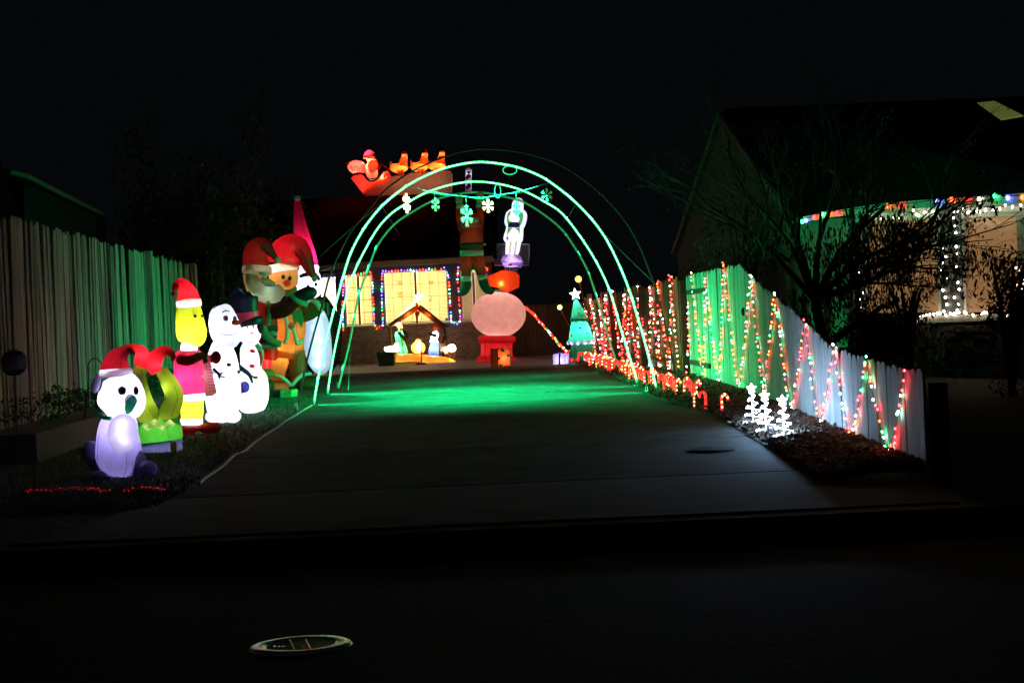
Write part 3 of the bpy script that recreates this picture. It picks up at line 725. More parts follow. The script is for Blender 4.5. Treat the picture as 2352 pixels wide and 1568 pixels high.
# ================================================================ ARCHES
ROPE = glow('green_rope_light', (0.15, 1.0, 0.27), 6.0, (0.2, 0.9, 0.5))
HALO_SHELL = bpy.data.materials.new('green_halo_glow'); HALO_SHELL.use_nodes = True; jt = HALO_SHELL.node_tree; jt.nodes.clear()  # emissive tube added around the rope core to stand in for its halo
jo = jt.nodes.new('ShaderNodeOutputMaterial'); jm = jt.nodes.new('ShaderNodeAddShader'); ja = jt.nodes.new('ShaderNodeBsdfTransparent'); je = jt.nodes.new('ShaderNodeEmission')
ja.inputs[0].default_value = (.90, 1.0, .95, 1); je.inputs[0].default_value = (0.0, 1.0, .30, 1); je.inputs[1].default_value = .17; HALO_SHELL.cycles.emission_sampling = 'NONE'
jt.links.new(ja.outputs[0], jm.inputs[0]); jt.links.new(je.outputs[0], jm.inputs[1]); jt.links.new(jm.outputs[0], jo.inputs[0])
pvc = mat('white_pvc', (0.62, 0.64, 0.62), 0.35, var=0.05, scale=4)
dim_pipe = glow('green_glow_pipe', (0.0, 1.0, .26), .20, (.3, .6, .4))  # unlit pipe: green light falling on it is put in as a glow
dark_pipe = mat('dark_pipe', (0.02, 0.02, 0.03), 0.4, var=0.1)
A1 = [(720, 932), (727, 888), (739, 828), (753, 765), (779, 669), (802, 590), (832, 531), (876, 474), (936, 426), (1000, 394), (1050, 379), (1105, 372), (1171, 380), (1220, 395), (1265, 419), (1332, 474), (1390, 545), (1437, 643), (1462, 720), (1483, 792), (1511, 902)]
A2 = [(752, 907), (755, 884), (765, 822), (779, 754), (797, 673), (820, 610), (863, 531), (898, 491), (934, 467), (973, 445), (1028, 426), (1087, 417), (1149, 423), (1204, 439), (1254, 465), (1292, 491), (1334, 545), (1370, 602), (1401, 669), (1431, 771), (1457, 853), (1466, 889)]
A3 = [(776, 893), (786, 855), (803, 787), (823, 682), (845, 620), (867, 564), (905, 516), (947, 487), (995, 461), (1050, 446), (1105, 442), (1160, 452), (1204, 465), (1248, 492), (1292, 529), (1331, 586), (1355, 635), (1380, 715), (1401, 786), (1416, 830), (1423, 854)]
A4 = [(681, 946), (700, 850), (720, 770), (740, 701), (760, 625), (795, 551), (812, 524), (848, 480), (881, 441), (940, 397), (1024, 359), (1070, 347), (1116, 342), (1193, 349), (1270, 371), (1330, 405), (1385, 450), (1436, 508), (1470, 568), (1508, 669), (1529, 751), (1550, 850), (1556, 878)]
def arch3(A, k=3):
    dl = G(*A[0]).y; dr = G(*A[-1]).y
    q = catmull([(x, y) for x, y in A], k)
    x0, x1 = A[0][0], A[-1][0]
    return [P(x, y, dl+(dr-dl)*(x-x0)/(x1-x0)) for x, y in q]
def resample(pts, step):
    out = [pts[0]]; acc = 0
    for a, b in zip(pts, pts[1:]):
        l = (b-a).length; t_ = step-acc
        while t_ <= l: out.append(a.lerp(b, t_/l)); t_ += step
        acc = (acc+l) % step
    out.append(pts[-1]); return out
def leds(t, pts, LEDW):
    cen = (pts[0]+pts[-1])/2+Vector((0, 0, .10)); seg = resample(pts, .42)
    for i, (p, q) in enumerate(zip(seg[:-1], seg[1:])):
        m_ = (p+q)/2; dr = (cen-m_).normalized()
        ld = bpy.data.lights.new('arch_strip_lamp', 'AREA'); ld.shape = 'RECTANGLE'; ld.size = (q-p).length*.95; ld.size_y = .012; ld.energy = LEDW; ld.color = (.006, 1.0, .29); ld.spread = math.radians(92)
        lo = bpy.data.objects.new('arch_strip_lamp', ld); COL.objects.link(lo); lo.parent = t.o
        z_ = -dr; x_ = ((q-p)-z_*(q-p).dot(z_)).normalized(); y_ = z_.cross(x_)
        mw = Matrix((x_, y_, z_)).transposed().to_4x4(); mw.translation = m_+dr*.018-t.loc
        lo.matrix_local = mw

arches = []; LEDW = 29.0
for A, lab, lit_ in ((A1, 'tall glowing green rope-light arch, nearest of the two lit arches over the driveway', True), (A2, 'glowing green rope-light arch just behind the tallest lit one', True),
                     (A3, 'unlit pipe arch shining green behind the two lit arches', False), (A4, 'dark unlit pipe arch in front of the lit arches', False)):
    pts = arch3(A); t = T('light_arch', lab, 'arch', (pts[0].x, pts[0].y, 0), 'arches over the driveway')
    if lit_:
        t.add('pipe', tube([p+Vector((0, .03, -.005)) for p in pts], .012, 8), pvc)
        rp = resample(pts, .030)
        t.add('rope_light', tube(rp, [.0112 if i % 2 else .0065 for i in range(len(rp))], 7), ROPE)
        t.add('halo_shell', tube(resample(pts, .06), .0185, 8), HALO_SHELL)
        leds(t, pts, LEDW)
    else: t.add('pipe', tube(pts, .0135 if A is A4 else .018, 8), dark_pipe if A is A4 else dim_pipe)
    if A is A3: leds(t, pts, LEDW*.22)  # strip lamps added on the unlit arch to brighten the hanging suit
    for e_ in (pts[0], pts[-1]): t.add('foot', tube([e_+Vector((0, 0, -.02)), e_+Vector((0, 0, .12))], .022, 8), mat('stake_green', (0.1, 0.3, 0.2), 0.5))
    arches.append((t, pts))
a1, a2 = arches[0], arches[1]
def loop(t, x, y, rx, ry, d):
    t.add('loose_end', tube([P(x+rx*math.sin(a), y+ry-ry*math.cos(a), d) for a in [i*.6 for i in range(11)]], .006, 6, 2), glow('dim_rope', (0.02, 1.0, 0.35), 1.2, (0.3, .8, .5)))
loop(a1[0], 1171, 381, 16, 10, 19.2); loop(a2[0], 1143, 423, 7, 16, 21.7)
wire_m = mat('thin_wire', (0.10, 0.25, 0.14), 0.5); 
def guy(lab, pts, r=.004, m=wire_m, k=1, grp='guy lines'):
    t = T('guy_line', lab, 'cord', pts[-1], grp); t.add('cord', tube(pts, r, 5, k), m); return t
guy('thin green cord from the dark arch down toward the tall red gnome hat', [P(736, 588, 20), P(812, 520, 19.5), P(875, 468, 19.4)])
guy('thin cord running from the lit arch down over the right fence top', [P(1385, 535, 19.3), P(1440, 590, 19.6), P(1513, 660, 20)])
guy('low cord staking the rear arch beside the brick wall', [P(805, 783, 23.5), P(800, 895, 22.6)], .005)
guy('short brace wire between the lit arches on the left', [P(877, 474, 19.4), P(896, 505, 21.5), P(917, 540, 24)], .0035)
guy('short brace wire between the lit arches on the right', [P(1325, 465, 19.3), P(1310, 492, 21.5), P(1292, 512, 25)], .0035)
# the swag of snowflakes
d = 19.45
sw = [P(x, y, d) for x, y in ((936, 427), (960, 433), (995, 441), (1030, 447), (1072, 452), (1100, 454), (1122, 452), (1160, 446), (1190, 440), (1225, 431), (1250, 423), (1265, 419))]
t = T('swag_cord', 'green-lit cord swagged across the nearest lit arch holding the snowflakes', 'cord', sw[0])
t.add('cord', tube(sw, .0045, 6, 3), pvc)
t.add('cord', tube([p+Vector((0, .01, .012*math.sin(i*2.1)-.01)) for i, p in enumerate(sw)], .004, 5, 3), wire_m)
flake_g = mat('snowflake_plastic', (0.72, 0.74, 0.70), 0.4, var=0.05)
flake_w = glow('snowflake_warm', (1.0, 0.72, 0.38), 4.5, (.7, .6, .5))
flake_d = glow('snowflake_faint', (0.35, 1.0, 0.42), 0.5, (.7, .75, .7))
def flake(x, y, wpx, hpx, m, lab, ytop):
    c = P(x, y, d-.02); r = hpx/2*d/F; sx = wpx/hpx
    t = T('snowflake', lab, 'ornament', c, 'snowflakes hanging under the arch')
    Vc = Vector((sx, math.sqrt(max(0, 1-sx*sx)), 0))
    arms = []
    for i in range(6):
        a = math.radians(90+60*i)
        def q(rr, aa): return c+Vc*(rr*math.cos(aa))+Vector((0, 0, rr*math.sin(aa)))
        arms.append(tube([c, q(r, a)], r*.075, 6))
        for rr in (.45, .72):
            for s in (-1, 1): arms.append(tube([q(r*rr, a), q(r*(rr+.26), a+s*.26)], r*.065, 5))
        arms.append(ellip(q(r*.97, a), r*.09, r*.09, r*.09, 8, 5))
    t.add('flake', join(*arms), m)
    t.add('hanger', tube([c+Vector((0, 0, r)), P(x-2, ytop, d)], .004, 5), wire_m)
flake(934, 467, 13, 44, flake_w, 'brightly lit warm snowflake turned edge-on, first from the left', 428)
flake(1000, 470, 17, 30, flake_d, 'small green-tinted snowflake left of the hanging red suit', 441)
flake(1072, 496, 26, 48, flake_d, 'large pale green snowflake in front of the hanging red suit', 452)
flake(1121, 473, 26, 30, flake_w, 'warm white lit snowflake right of the raised mittens', 452)
flake(1187, 480, 20, 30, flake_g, 'small snowflake overlapping the head of the elf cutout', 441)
flake(1256, 448, 27, 29, flake_g, 'unlit green snowflake hanging highest at the right end', 423)

# ================================================================ LIGHT STRINGS
BC = {'red': (1.0, .013, .018), 'amber': (1.0, .06, .010), 'green': (.03, 1.0, .20), 'white': (1.0, .85, .62), 'blue': (.12, .12, 1.0), 'mint': (.45, 1.0, .75), 'purple': (.45, .1, 1.0)}
def bulbmesh(r, colname, s):
    key = 'b_%s_%.4f_%.1f' % (colname, r, s)
    if key in MATS: return MATS[key]
    me = bpy.data.meshes.new('bulb'); g = ellip(Vector((0, 0, 0)), r, r, r*1.25, 7, 5)
    me.from_pydata([tuple(v) for v in g[0]], [], g[1]); me.polygons.foreach_set('use_smooth', [True]*len(me.polygons))
    me.materials.append(glow('bulb_%s_%.1f' % (colname, s), BC[colname], s, (.3, .3, .3)))
    MATS[key] = me; return me
def lightstring(name, label, cat, paths, step, r, cols, s, group=None, jit=.012, wire=.0025, limit=300, wcol=None, seed=1):
    rr_ = random.Random(seed); t = T(name, label, cat, paths[0][0], group); n = 0; extra = {}
    t.add('wire', join(*[tube(p, wire, 4) for p in paths]), wcol or mat('green_wire', (0.012, 0.03, 0.015), 0.6))
    for p in paths:
        for q in resample(p, step):
            if rr_.random() < .07: continue
            q = q+Vector((0, 0, rr_.uniform(-.3, .3)*step))
            q = q+Vector((rr_.uniform(-jit, jit)*.4, rr_.uniform(-jit, jit), rr_.uniform(-jit, jit)))
            c = rr_.choice(cols)
            if n < limit: t.inst('bulb', bulbmesh(r*rr_.uniform(.92, 1.08) if False else r, c, s), q); n += 1
            else: extra.setdefault(c, []).append(ellip(q, r, r, r*1.25, 6, 4))
    for c, gs_ in extra.items(): t.add('bulb', join(*gs_), glow('bulb_%s_%.1f' % (c, s), BC[c], s, (.3, .3, .3)), kind='stuff')
    return t
mix = ['red', 'red', 'amber', 'green', 'mint', 'red', 'amber', 'white']
def zig(zc_, tops, bots, Q, off_=.045):
    out = []; last = None
    for i, b in enumerate(bots):
        a = on_fence(*zc_(*tops[i]), Q, off_); m_ = on_fence(*zc_(*b), Q, off_)
        out.append([a, a.lerp(m_, .5)+Vector((0, .03, -.02)), m_])
        if i+1 < len(tops):
            c = on_fence(*zc_(*tops[i+1]), Q, off_); out.append([m_, m_.lerp(c, .5)+Vector((0, -.02, -.02)), c])
    return out
vt = [(300, 160), (395, 178), (525, 100), (712, 168), (880, 300), (1090, 485), (1290, 650), (1515, 735), (1782, 830)]
vb = [(385, 905), (490, 972), (628, 1005), (800, 960), (993, 1118), (1192, 1208), (1405, 1300), (1672, 1420)]
pth = zig(zf, vt, vb, FN)
lightstring('string_lights', 'zigzag of small red, amber and green bulbs down the pale front fence', 'string lights', pth, .068, .0068, mix, 60.0, 'lights on the right fence', jit=.02)
ft = [(548, 570), (605, 548), (690, 552), (745, 515), (805, 492), (915, 515), (955, 485), (1040, 440), (1150, 450), (1218, 398), (1345, 340)]
fb = [(655, 1040), (730, 1105), (745, 1080), (805, 1140), (890, 1150), (945, 1150), (1040, 1190), (1145, 1150), (1237, 1190), (1325, 1230)]
pf = zig(z2, ft, fb, FF, .06)
lightstring('string_lights', 'dense curtain of red and white bulbs on the far brown fence', 'string lights', pf, .066, .0092, ['red', 'red', 'red', 'amber', 'mint', 'white', 'red'], 48.0, 'lights on the right fence', jit=.035, limit=300, seed=2)
lightstring('string_lights', 'single strand of red bulbs down the dark gap between the two fences', 'string lights', [[on_fence(*z2(*q), FF, .1) for q in ((1345, 340), (1400, 830), (1440, 1260))], [P(*z2(*q), 21.8) for q in ((1470, 470), (1455, 700), (1468, 900), (1440, 1240))]], .085, .010, ['red', 'mint', 'white', 'red', 'amber'], 48.0, 'lights on the right fence', seed=3)
q = [P(*zt(*a), dd) for a, dd in (((248, 718), 36.8), ((350, 800), 36), ((415, 880), 35.2), ((500, 970), 34.3), ((560, 1050), 33.6), ((625, 1125), 33), ((705, 1205), 32.2))]
t = lightstring('rope_light', 'slanting rope of coloured bulbs from the snow globe to the small tree', 'rope light', [q], .075, .022, ['red', 'red', 'amber', 'mint', 'green', 'red', 'amber'], 5.0, None, jit=.012, wire=.02, wcol=mat('rope_sleeve', (0.25, 0.12, 0.08), 0.5), seed=4)
multi = ['blue', 'red', 'amber', 'green', 'mint', 'blue', 'purple', 'amber']
def hp3(pts, off_=.06): return [onp(*z3(*a), HA, HB, off_) for a in pts]
S = .08; r_ = .017
lightstring('string_lights', 'coloured bulbs framing the big middle window of the brick house', 'string lights', [hp3([(735, 895), (735, 870), (722, 560), (728, 355), (1000, 350), (1395, 318), (1425, 440), (1450, 880)])], S, r_, multi, 9.0, 'lights round the house windows', seed=5)
lightstring('string_lights', 'coloured bulbs framing the narrower left window of the brick house', 'string lights', [hp3([(322, 965), (312, 700), (330, 405), (450, 395), (605, 350), (628, 500), (645, 900), (668, 945), (735, 915)])], S, r_, multi, 9.0, 'lights round the house windows', seed=6)
lightstring('string_lights', 'coloured bulbs down the post beside the hanging figure\'s boots', 'string lights', [hp3([(1455, 880), (1500, 905), (1548, 870), (1530, 640), (1515, 420), (1524, 310)]), hp3([(1682, 345), (1830, 310), (1815, 380)])], S, r_, multi, 9.0, 'lights round the house windows', seed=7)
t = T('string_lights', 'cool white icicle bulbs over the very bright left window', 'string lights', onp(*z3(80, 430), (-10, 37.9), (10, 37.9)), 'lights round the house windows')
t.inst('bulb', bulbmesh(r_, 'blue', 7.0), onp(*z3(85, 432), (-10, 37.9), (10, 37.9)))
for i in range(9): t.inst('bulb', bulbmesh(r_, 'white' if i % 3 else 'blue', 7.0), onp(*z3(100+i*19, 428-i), (-10, 37.9), (10, 37.9)))
t.add('wire', tube([onp(*z3(80, 428), (-10, 37.9), (10, 37.9)), onp(*z3(270, 420), (-10, 37.9), (10, 37.9))], .004, 4), MATS['green_wire'])
# neighbour's lights
big = [(190, 325, 'green'), (215, 318, 'blue'), (275, 295, 'red'), (325, 272, 'green'), (380, 262, 'amber'), (432, 268, 'red'), (790, 216, 'amber'), (872, 216, 'red'), (1132, 185, 'blue'), (1230, 171, 'amber'), (1330, 170, 'red'), (1424, 172, 'white'), (1533, 146, 'green'), (1622, 160, 'blue'), (1725, 156, 'amber')]
t = T('string_lights', 'large coloured bulbs strung along the neighbour\'s fascia', 'string lights', npn(1400, 170, .36), 'lights on the neighbour\'s house')
t.add('wire', tube([npn(x, y-12, .345) for x, y, c in big], .006, 5), MATS['green_wire'])
for x, y, c in big: t.inst('bulb', bulbmesh(.028, c, 13.0), npn(x, y, .37))
mini = [(645, 293), (705, 295), (740, 300), (830, 297), (865, 300), (965, 248), (1000, 283), (985, 275), (1040, 262), (1060, 268), (1100, 258), (1140, 253), (1245, 255), (1273, 257), (1315, 235), (1345, 262), (1360, 260), (1410, 252), (1425, 258), (1468, 245), (1520, 240), (1567, 236), (1605, 207), (1655, 222), (1712, 208)]
post = [(1140, 255), (1160, 320), (1183, 412), (1175, 514), (1190, 567), (1165, 612), (1162, 660), (1198, 715), (1170, 802), (1187, 853), (1197, 902), (1177, 950)]
post2 = [(1240, 260), (1245, 300), (1253, 355), (1260, 403), (1263, 500), (1268, 550), (1262, 640), (1275, 750), (1283, 797), (1250, 852), (1280, 898), (1270, 940)]
post3 = [(580, 400), (585, 445), (585, 490), (560, 560), (580, 632), (583, 683), (590, 728), (608, 822), (593, 868), (600, 930)]
ledge = [(970, 1020), (1005, 985), (1030, 980), (1055, 974), (1080, 972), (1105, 970), (1130, 966), (1150, 963), (1190, 975), (1222, 965), (1245, 968), (1258, 962), (1282, 958), (1320, 955), (1330, 962), (1380, 975), (1440, 965), (1460, 958), (1480, 960), (1530, 955), (1620, 985), (1672, 965)]
for pts, lab, o_ in ((mini, 'row of small white bulbs under the neighbour\'s coloured eave lights', .12), (post, 'white bulbs down the left side of the neighbour\'s wide dark post', .06), (post2, 'white bulbs down the right side of the neighbour\'s wide dark post', .06), (post3, 'white bulbs on the neighbour\'s narrow post behind the tree leaves', .06), (ledge, 'thick cluster of white bulbs lying along the neighbour\'s stone ledge', .17)):
    t = T('string_lights', lab, 'string lights', npn(*pts[0], o_), 'lights on the neighbour\'s house')
    t.add('wire', tube([npn(x, y, o_) for x, y in pts], .004, 5), MATS['green_wire'])
    for x, y in pts: t.inst('bulb', bulbmesh(.0155, 'white', 18.0), npn(x, y, o_))
t = T('light_sculpture', 'bright tangle of warm white bulbs with a red glow beside the edge bush', 'light sculpture', npn(1700, 800, .35))
for i in range(46):
    a = R.random(); x = 1672+a*75+R.uniform(-12, 12); y = 645+a*25+R.random()*130*(a > .25)
    t.inst('bulb', bulbmesh(.011, R.choice(('amber', 'white', 'white', 'red')), 9.0), npn(x, y, .33+R.uniform(-.04, .04)))
t.add('frame', join(tube([npn(1670, 640, .33), npn(1700, 660, .33), npn(1735, 680, .33)], .008, 5), tube([npn(1700, 655, .33), npn(1697, 800, .33)], .008, 5), tube([npn(1730, 680, .33), npn(1725, 800, .33)], .008, 5)), dark_pipe)
# red rope light on the lawn edge, in two lengths
for k, (xa, xb, ph, lab) in enumerate(((58, 252, 0.6, 'long wavy red rope light on the lawn edge below the cat'), (285, 378, 2.6, 'short red rope light on the lawn edge right of the cat'))):
    pts = [G(xa+(xb-xa)*i/20, 1123.5+3.2*math.sin(ph+i*.33*(1 if k == 0 else .6)), .012) for i in range(21)]
    lightstring('rope_light', lab, 'rope light', [pts], .034, .0038, ['red'], 1.3, 'red rope lights on the lawn edge', jit=0, wire=.006, wcol=glow('dim_red_rope', (.9, .03, .02), .02, (.2, .02, .02)), seed=9)
cp = [G(*a, .015) for a in ((457, 1114), (470, 1100), (495, 1083), (518, 1066), (539, 1045), (562, 1036), (581, 1020), (612, 997), (640, 980), (654, 968), (676, 956), (700, 940), (717, 931))]
t = T('rope_light', 'unlit clear rope light lying along the left driveway edge', 'rope light', cp[0])
rp = resample([Vector(a) for a in catmull([tuple(p) for p in cp], 4)], .035)
clear = mat('clear_vinyl', (0.70, 0.66, 0.58), 0.18, var=0.3, scale=30, spec=1.0); dull = mat('rope_core', (0.10, 0.08, 0.06), 0.3, var=0.6, scale=40)
t.add('tube', tube(rp, .007, 8), dull)
t.add('sleeve', join(*[tube([a, b], .0125, 8) for a, b in list(zip(rp, rp[1:]))[::4]]), clear, kind='stuff')
t.add('end_cap', ellip(cp[0]+Vector((0, 0, .012)), .018, .018, .022), mat('cap_copper', (0.35, 0.15, 0.1), 0.4))
# small LED cluster left on the mulch
t = T('light_cluster', 'tiny loose cluster of pale bulbs on the mulch beside the front candy cane', 'string lights', G(*zc(1070, 795)))
for i in range(6): t.inst('bulb', bulbmesh(.004, 'purple' if i % 2 else 'white', .8), G(*zc(1050+i*9, 790+(i % 3)*6), .03))

# ================================================================ CANDY CANES
cane_m = bpy.data.materials.new('candy_cane_glow'); cane_m.use_nodes = True; nt_ = cane_m.node_tree; b_ = nt_.nodes['Principled BSDF']
tcn = nt_.nodes.new('ShaderNodeTexCoord'); wv = nt_.nodes.new('ShaderNodeTexWave'); wv.inputs['Scale'].default_value = 9; wv.bands_direction = 'DIAGONAL'; wv.inputs['Distortion'].default_value = .6
nt_.links.new(tcn.outputs['Object'], wv.inputs['Vector'])
rp_ = nt_.nodes.new('ShaderNodeValToRGB'); nt_.links.new(wv.outputs[0], rp_.inputs[0])
rp_.color_ramp.elements[0].position = .35; rp_.color_ramp.elements[0].color = (.75, .018, .02, 1); rp_.color_ramp.elements[1].position = .62; rp_.color_ramp.elements[1].color = (1.0, .055, .04, 1)
nt_.links.new(rp_.outputs[0], b_.inputs['Base Color']); nt_.links.new(rp_.outputs[0], b_.inputs['Emission Color']); b_.inputs['Emission Strength'].default_value = 1.25
b_.inputs['Roughness'].default_value = .3
ch = .235; cr = .0145
cpts = [Vector((0, 0, .03)), Vector((0, 0, .10)), Vector((0, 0, .165))]+[Vector((.032-.032*math.cos(a), 0, .18+.038*math.sin(a))) for a in [math.pi*i/8 for i in range(1, 9)]]+[Vector((.066, 0, .155))]
gcane = tube(cpts, [cr]*len(cpts), 10, 2)
mcane = bpy.data.meshes.new('cane'); mcane.from_pydata([tuple(v) for v in gcane[0]], [], gcane[1]); mcane.materials.append(cane_m); mcane.polygons.foreach_set('use_smooth', [True]*len(mcane.polygons))
mstake = bpy.data.meshes.new('stake'); g = tube([Vector((0, 0, -.02)), Vector((0, 0, .03))], .0075, 6); mstake.from_pydata([tuple(v) for v in g[0]], [], g[1]); mstake.materials.append(mat('stake_white', (.5, .45, .45), .5))
spots = [Vector((0, 0, .045)), Vector((0, 0, .095)), Vector((0, 0, .145)), Vector((.008, 0, .2)), Vector((.034, 0, .217)), Vector((.062, 0, .185))]
BC['candy'] = (1.0, .36, .10); bm_ = bulbmesh(.0105, 'candy', 20.0)
base = [(1660, 959), (1612, 941), (1575, 919), (1536, 908), (1500, 896), (1462, 882), (1425, 866), (1386, 853), (1345, 841), (1303, 831)]
bp = [G(*b) for b in base]
path = resample(bp, .02)
def at_len(s): return path[min(int(s/.02), len(path)-1)]
tot = .02*(len(path)-1)
near = [((1660, 959), 0.0, +1), ((1622, 946), 0.10, -1), ((1595, 941), 0.0, 1), ((1591, 924), .1, -1), ((1572, 918), -.1, 1)]
spot = [(G(*b), (0 if s > 0 else math.pi)+a) for b, a, s in near]
i = 0
s = 2.75
while s < tot-.1:
    p = at_len(s)+Vector((R.uniform(-.08, .10), R.uniform(-.05, .05), 0)); spot.append((p, R.choice((0, math.pi, .4, math.pi+.4, -.5))+R.uniform(-.3, .3))); s += .21+.09*R.random(); i += 1
names_ = ['first candy cane from the street, standing alone with its crook to the right', 'second candy cane from the street, crook turned left', 'third candy cane, small and crossing the second one', 'fourth candy cane from the street, crook turned left beside the driveway', 'fifth candy cane from the street, just right of the nearest arch foot']
for i, (p, a) in enumerate(spot):
    e1, e2, e3 = G(1511, 902).y, G(1466, 889).y, G(1345, 841).y
    if i < 5: lab = names_[i]
    elif i < 13: lab = '%s glowing candy cane from the street in the row along the driveway' % ('sixth', 'seventh', 'eighth', 'ninth', 'tenth', 'eleventh', 'twelfth', 'thirteenth')[i-5]
    elif p.y < e2+.2: lab = 'candy cane in the crowded row between the feet of the two lit arches'
    elif p.y < 25.5: lab = 'candy cane in the packed row just beyond the second lit arch foot'
    elif p.y < e3-1: lab = 'small glowing candy cane in the packed row under the far fence lights'
    else: lab = 'distant orange-red candy cane clustered before the inflatable tree'
    t = T('candy_cane', lab, 'candy cane', (p.x, p.y, 0.01), 'candy canes along the driveway')
    k = .82 if i == 2 else 1.0+min(.25, max(0, (p.y-15)*.025))
    t.o.scale = (1.0*k, 1.0*k, .98*k*R.uniform(.94, 1.05)); t.o.rotation_euler = (R.uniform(-.05, .05), R.uniform(-.06, .06), a)
    for me, nm in ((mcane, 'cane'), (mstake, 'stake')):
        o = bpy.data.objects.new(nm, me); COL.objects.link(o); o.parent = t.o
    if i < 60:
        for q in spots:
            o = bpy.data.objects.new('bulb', bm_); COL.objects.link(o); o.parent = t.o; o.location = q+Vector((0, -.0065, 0))

# ================================================================ SPIRAL TREES
white_led = glow('white_led', (.74, .84, 1.0), 26.0, (.8, .8, .9))
white_wire = glow('lit_white_wire', (.74, .84, 1.0), 1.3, (.8, .8, .85))
for bx, by, hpx, lab in ((1730, 981, 103, 'white spiral light tree at the back left of the trio on the mulch'), (1760, 999, 104, 'white spiral light tree in the middle of the trio on the mulch'), (1801, 1013, 108, 'white spiral light tree nearest the street, front of the trio')):
    c = G(bx, by, .03); d = c.y; hh = hpx*d/F
    t = T('spiral_tree', lab, 'light tree', c, 'white spiral trees')
    rb_ = .080*d/11.5
    t.add('pole', tube([c, c+Vector((0, 0, hh*.82))], .005, 6), white_wire)
    sp = []
    for i in range(91):
        k = i/90; a = k*2*math.pi*4.5; r = rb_*(1-k)**.85+.008
        sp.append(c+Vector((r*math.cos(a), r*math.sin(a), .012+hh*.76*k)))
    t.add('spiral', tube(sp, .0032, 5), white_wire)
    t.add('base_ring', tube([c+Vector((rb_*1.15*math.cos(a), rb_*1.15*math.sin(a), 0.004)) for a in [2*math.pi*i/20 for i in range(20)]], .003, 5, closed=True), white_wire)
    for i in range(4, 90, 4):
        t.add('bulb', ellip(sp[i], .0085, .0085, .010, 7, 5), white_led)
    st = []; sc = c+Vector((0, 0, hh*.87)); 
    for i in range(5):
        a = math.radians(90+72*i); e = sc+Vector((.032*math.cos(a), 0, .032*math.sin(a)))*1.45
        st.append(tube([sc, sc.lerp(e, .35), sc.lerp(e, .7), e], [.008, .014, .010, .001], 8, 2))
    t.add('star', join(*st), glow('white_star', (.78, .86, 1.0), 9.0, (.8, .8, .9)))
    t.add('stake', join(*[tube([c+Vector((rb_*1.1*math.cos(a), rb_*1.1*math.sin(a), 0.0)), c+Vector((0, 0, .01))], .003, 4) for a in (0.3, 2.4, 4.5)]), white_wire)
    for k_ in range(3): t.lamp(c+Vector((0, -.02, hh*(.15+.3*k_))), 17.0, (.33, .64, 1.0), .04, 'led_glow') if k_ == 1 else None
# ================================================================ INFLATABLES ON THE LEFT LAWN
WHT = (0.86, 0.86, 0.90); RED = (0.62, 0.012, 0.022); DRED = (0.42, 0.015, 0.015); BLK = mat('black_cloth', (0.012, 0.012, 0.015), 0.6)
GRN = (0.03, 0.42, 0.10); YG = (0.55, 0.68, 0.03); YG2 = (0.34, 0.47, 0.03); TAN = (0.58, 0.21, 0.045); FELT = mat('green_lit_white_trim', (.78, .80, .76), .9, var=.06, scale=20)
COOL = (0.80, 0.78, 1.0)
def feet(f): return f
# --- cat
c = Fig('inflatable_cat', 'sitting white and purple inflatable cat in a red hat, lowest on the lawn', 'inflatable', za, 11.06, (280, 1485), 'inflatables on the lawn')
c.pf = 2.5
PUR = (0.40, 0.33, 0.62)
c.tb('body', [(290, 1070, 70), (290, 1110, 115), (280, 1200, 135), (285, 1300, 148), (290, 1390, 150), (290, 1450, 120), (290, 1482, 50)], (.68, .62, .90), .9)
c.el('belly', 312, 1195, 100, 128, (.88, .84, .93), 60, -.16, .12)
c.tb('head', [(268, 820, 98), (282, 850, 110), (297, 900, 140), (305, 980, 158), (300, 1040, 140), (290, 1085, 85), (290, 1100, 20)], (.92, .90, .96), .85)
hat = c.tb('hat', [(265, 782, 98), (268, 750, 92), (285, 700, 70), (320, 665, 42), (355, 655, 26), (378, 675, 14)], RED, .9)
c.el('hat_brim', 268, 800, 104, 26, (.9, .88, .95), 95, 0, -.06)
c.el('pompom', 378, 672, 17, 17, (.4, .4, .45))
c.el('ear', 140, 872, 28, 62, PUR, 18, .04, .25, tr=.3); c.el('ear', 412, 866, 26, 55, PUR, 18, .04, -.3, tr=.3)
for x, rx in ((308, 27), (399, 17)):
    e = c.el('eye', x, 918, rx, 28, (.55, .52, .6), 8, -.215 if x < 350 else -.195, m=mat('eye_grey', (.5, .48, .55), .4))
    c.el('pupil', x+5, 922, rx*.6, 17, None, 6, -.232 if x < 350 else -.21, m=BLK, parent=e)
for y in (955, 975): c.tb('whisker', [(262, y-6, 3, -.215), (298, y+6, 3, -.222)], None, m=mat('whisker_pink', (.5, .3, .4), .6), k=1, n=6)
for y in (955, 978): c.tb('whisker', [(418, y, 3, -.19), (440, y-12, 3, -.17)], None, m=mat('whisker_pink', (.5, .3, .4), .6), k=1, n=6)
c.el('muzzle', 365, 985, 42, 45, (.85, .87, .92), 26, -.19)
c.tb('mitten', [(385, 955, 12, -.25), (368, 990, 32, -.26), (350, 1040, 27, -.25), (340, 1085, 14, -.23)], (.02, .33, .16), .5)
c.tb('collar', [(150, 1070, 10, -.05), (185, 1092, 14, -.17), (235, 1098, 12, -.19)], (.02, .33, .16), 1)
c.el('paw', 478, 1425, 62, 52, PUR, 60, -.12, .3); c.el('paw', 160, 1468, 46, 28, PUR, 50, -.14, .2)
c.el('tail', 128, 1345, 70, 110, (.28, .22, .46), 40, .08, -.4, tr=.3)
c.el('haunch', 205, 1400, 88, 80, PUR, 60, -.02, .2, tr=.35); c.el('haunch', 410, 1390, 60, 85, PUR, 60, -.02, tr=.4)
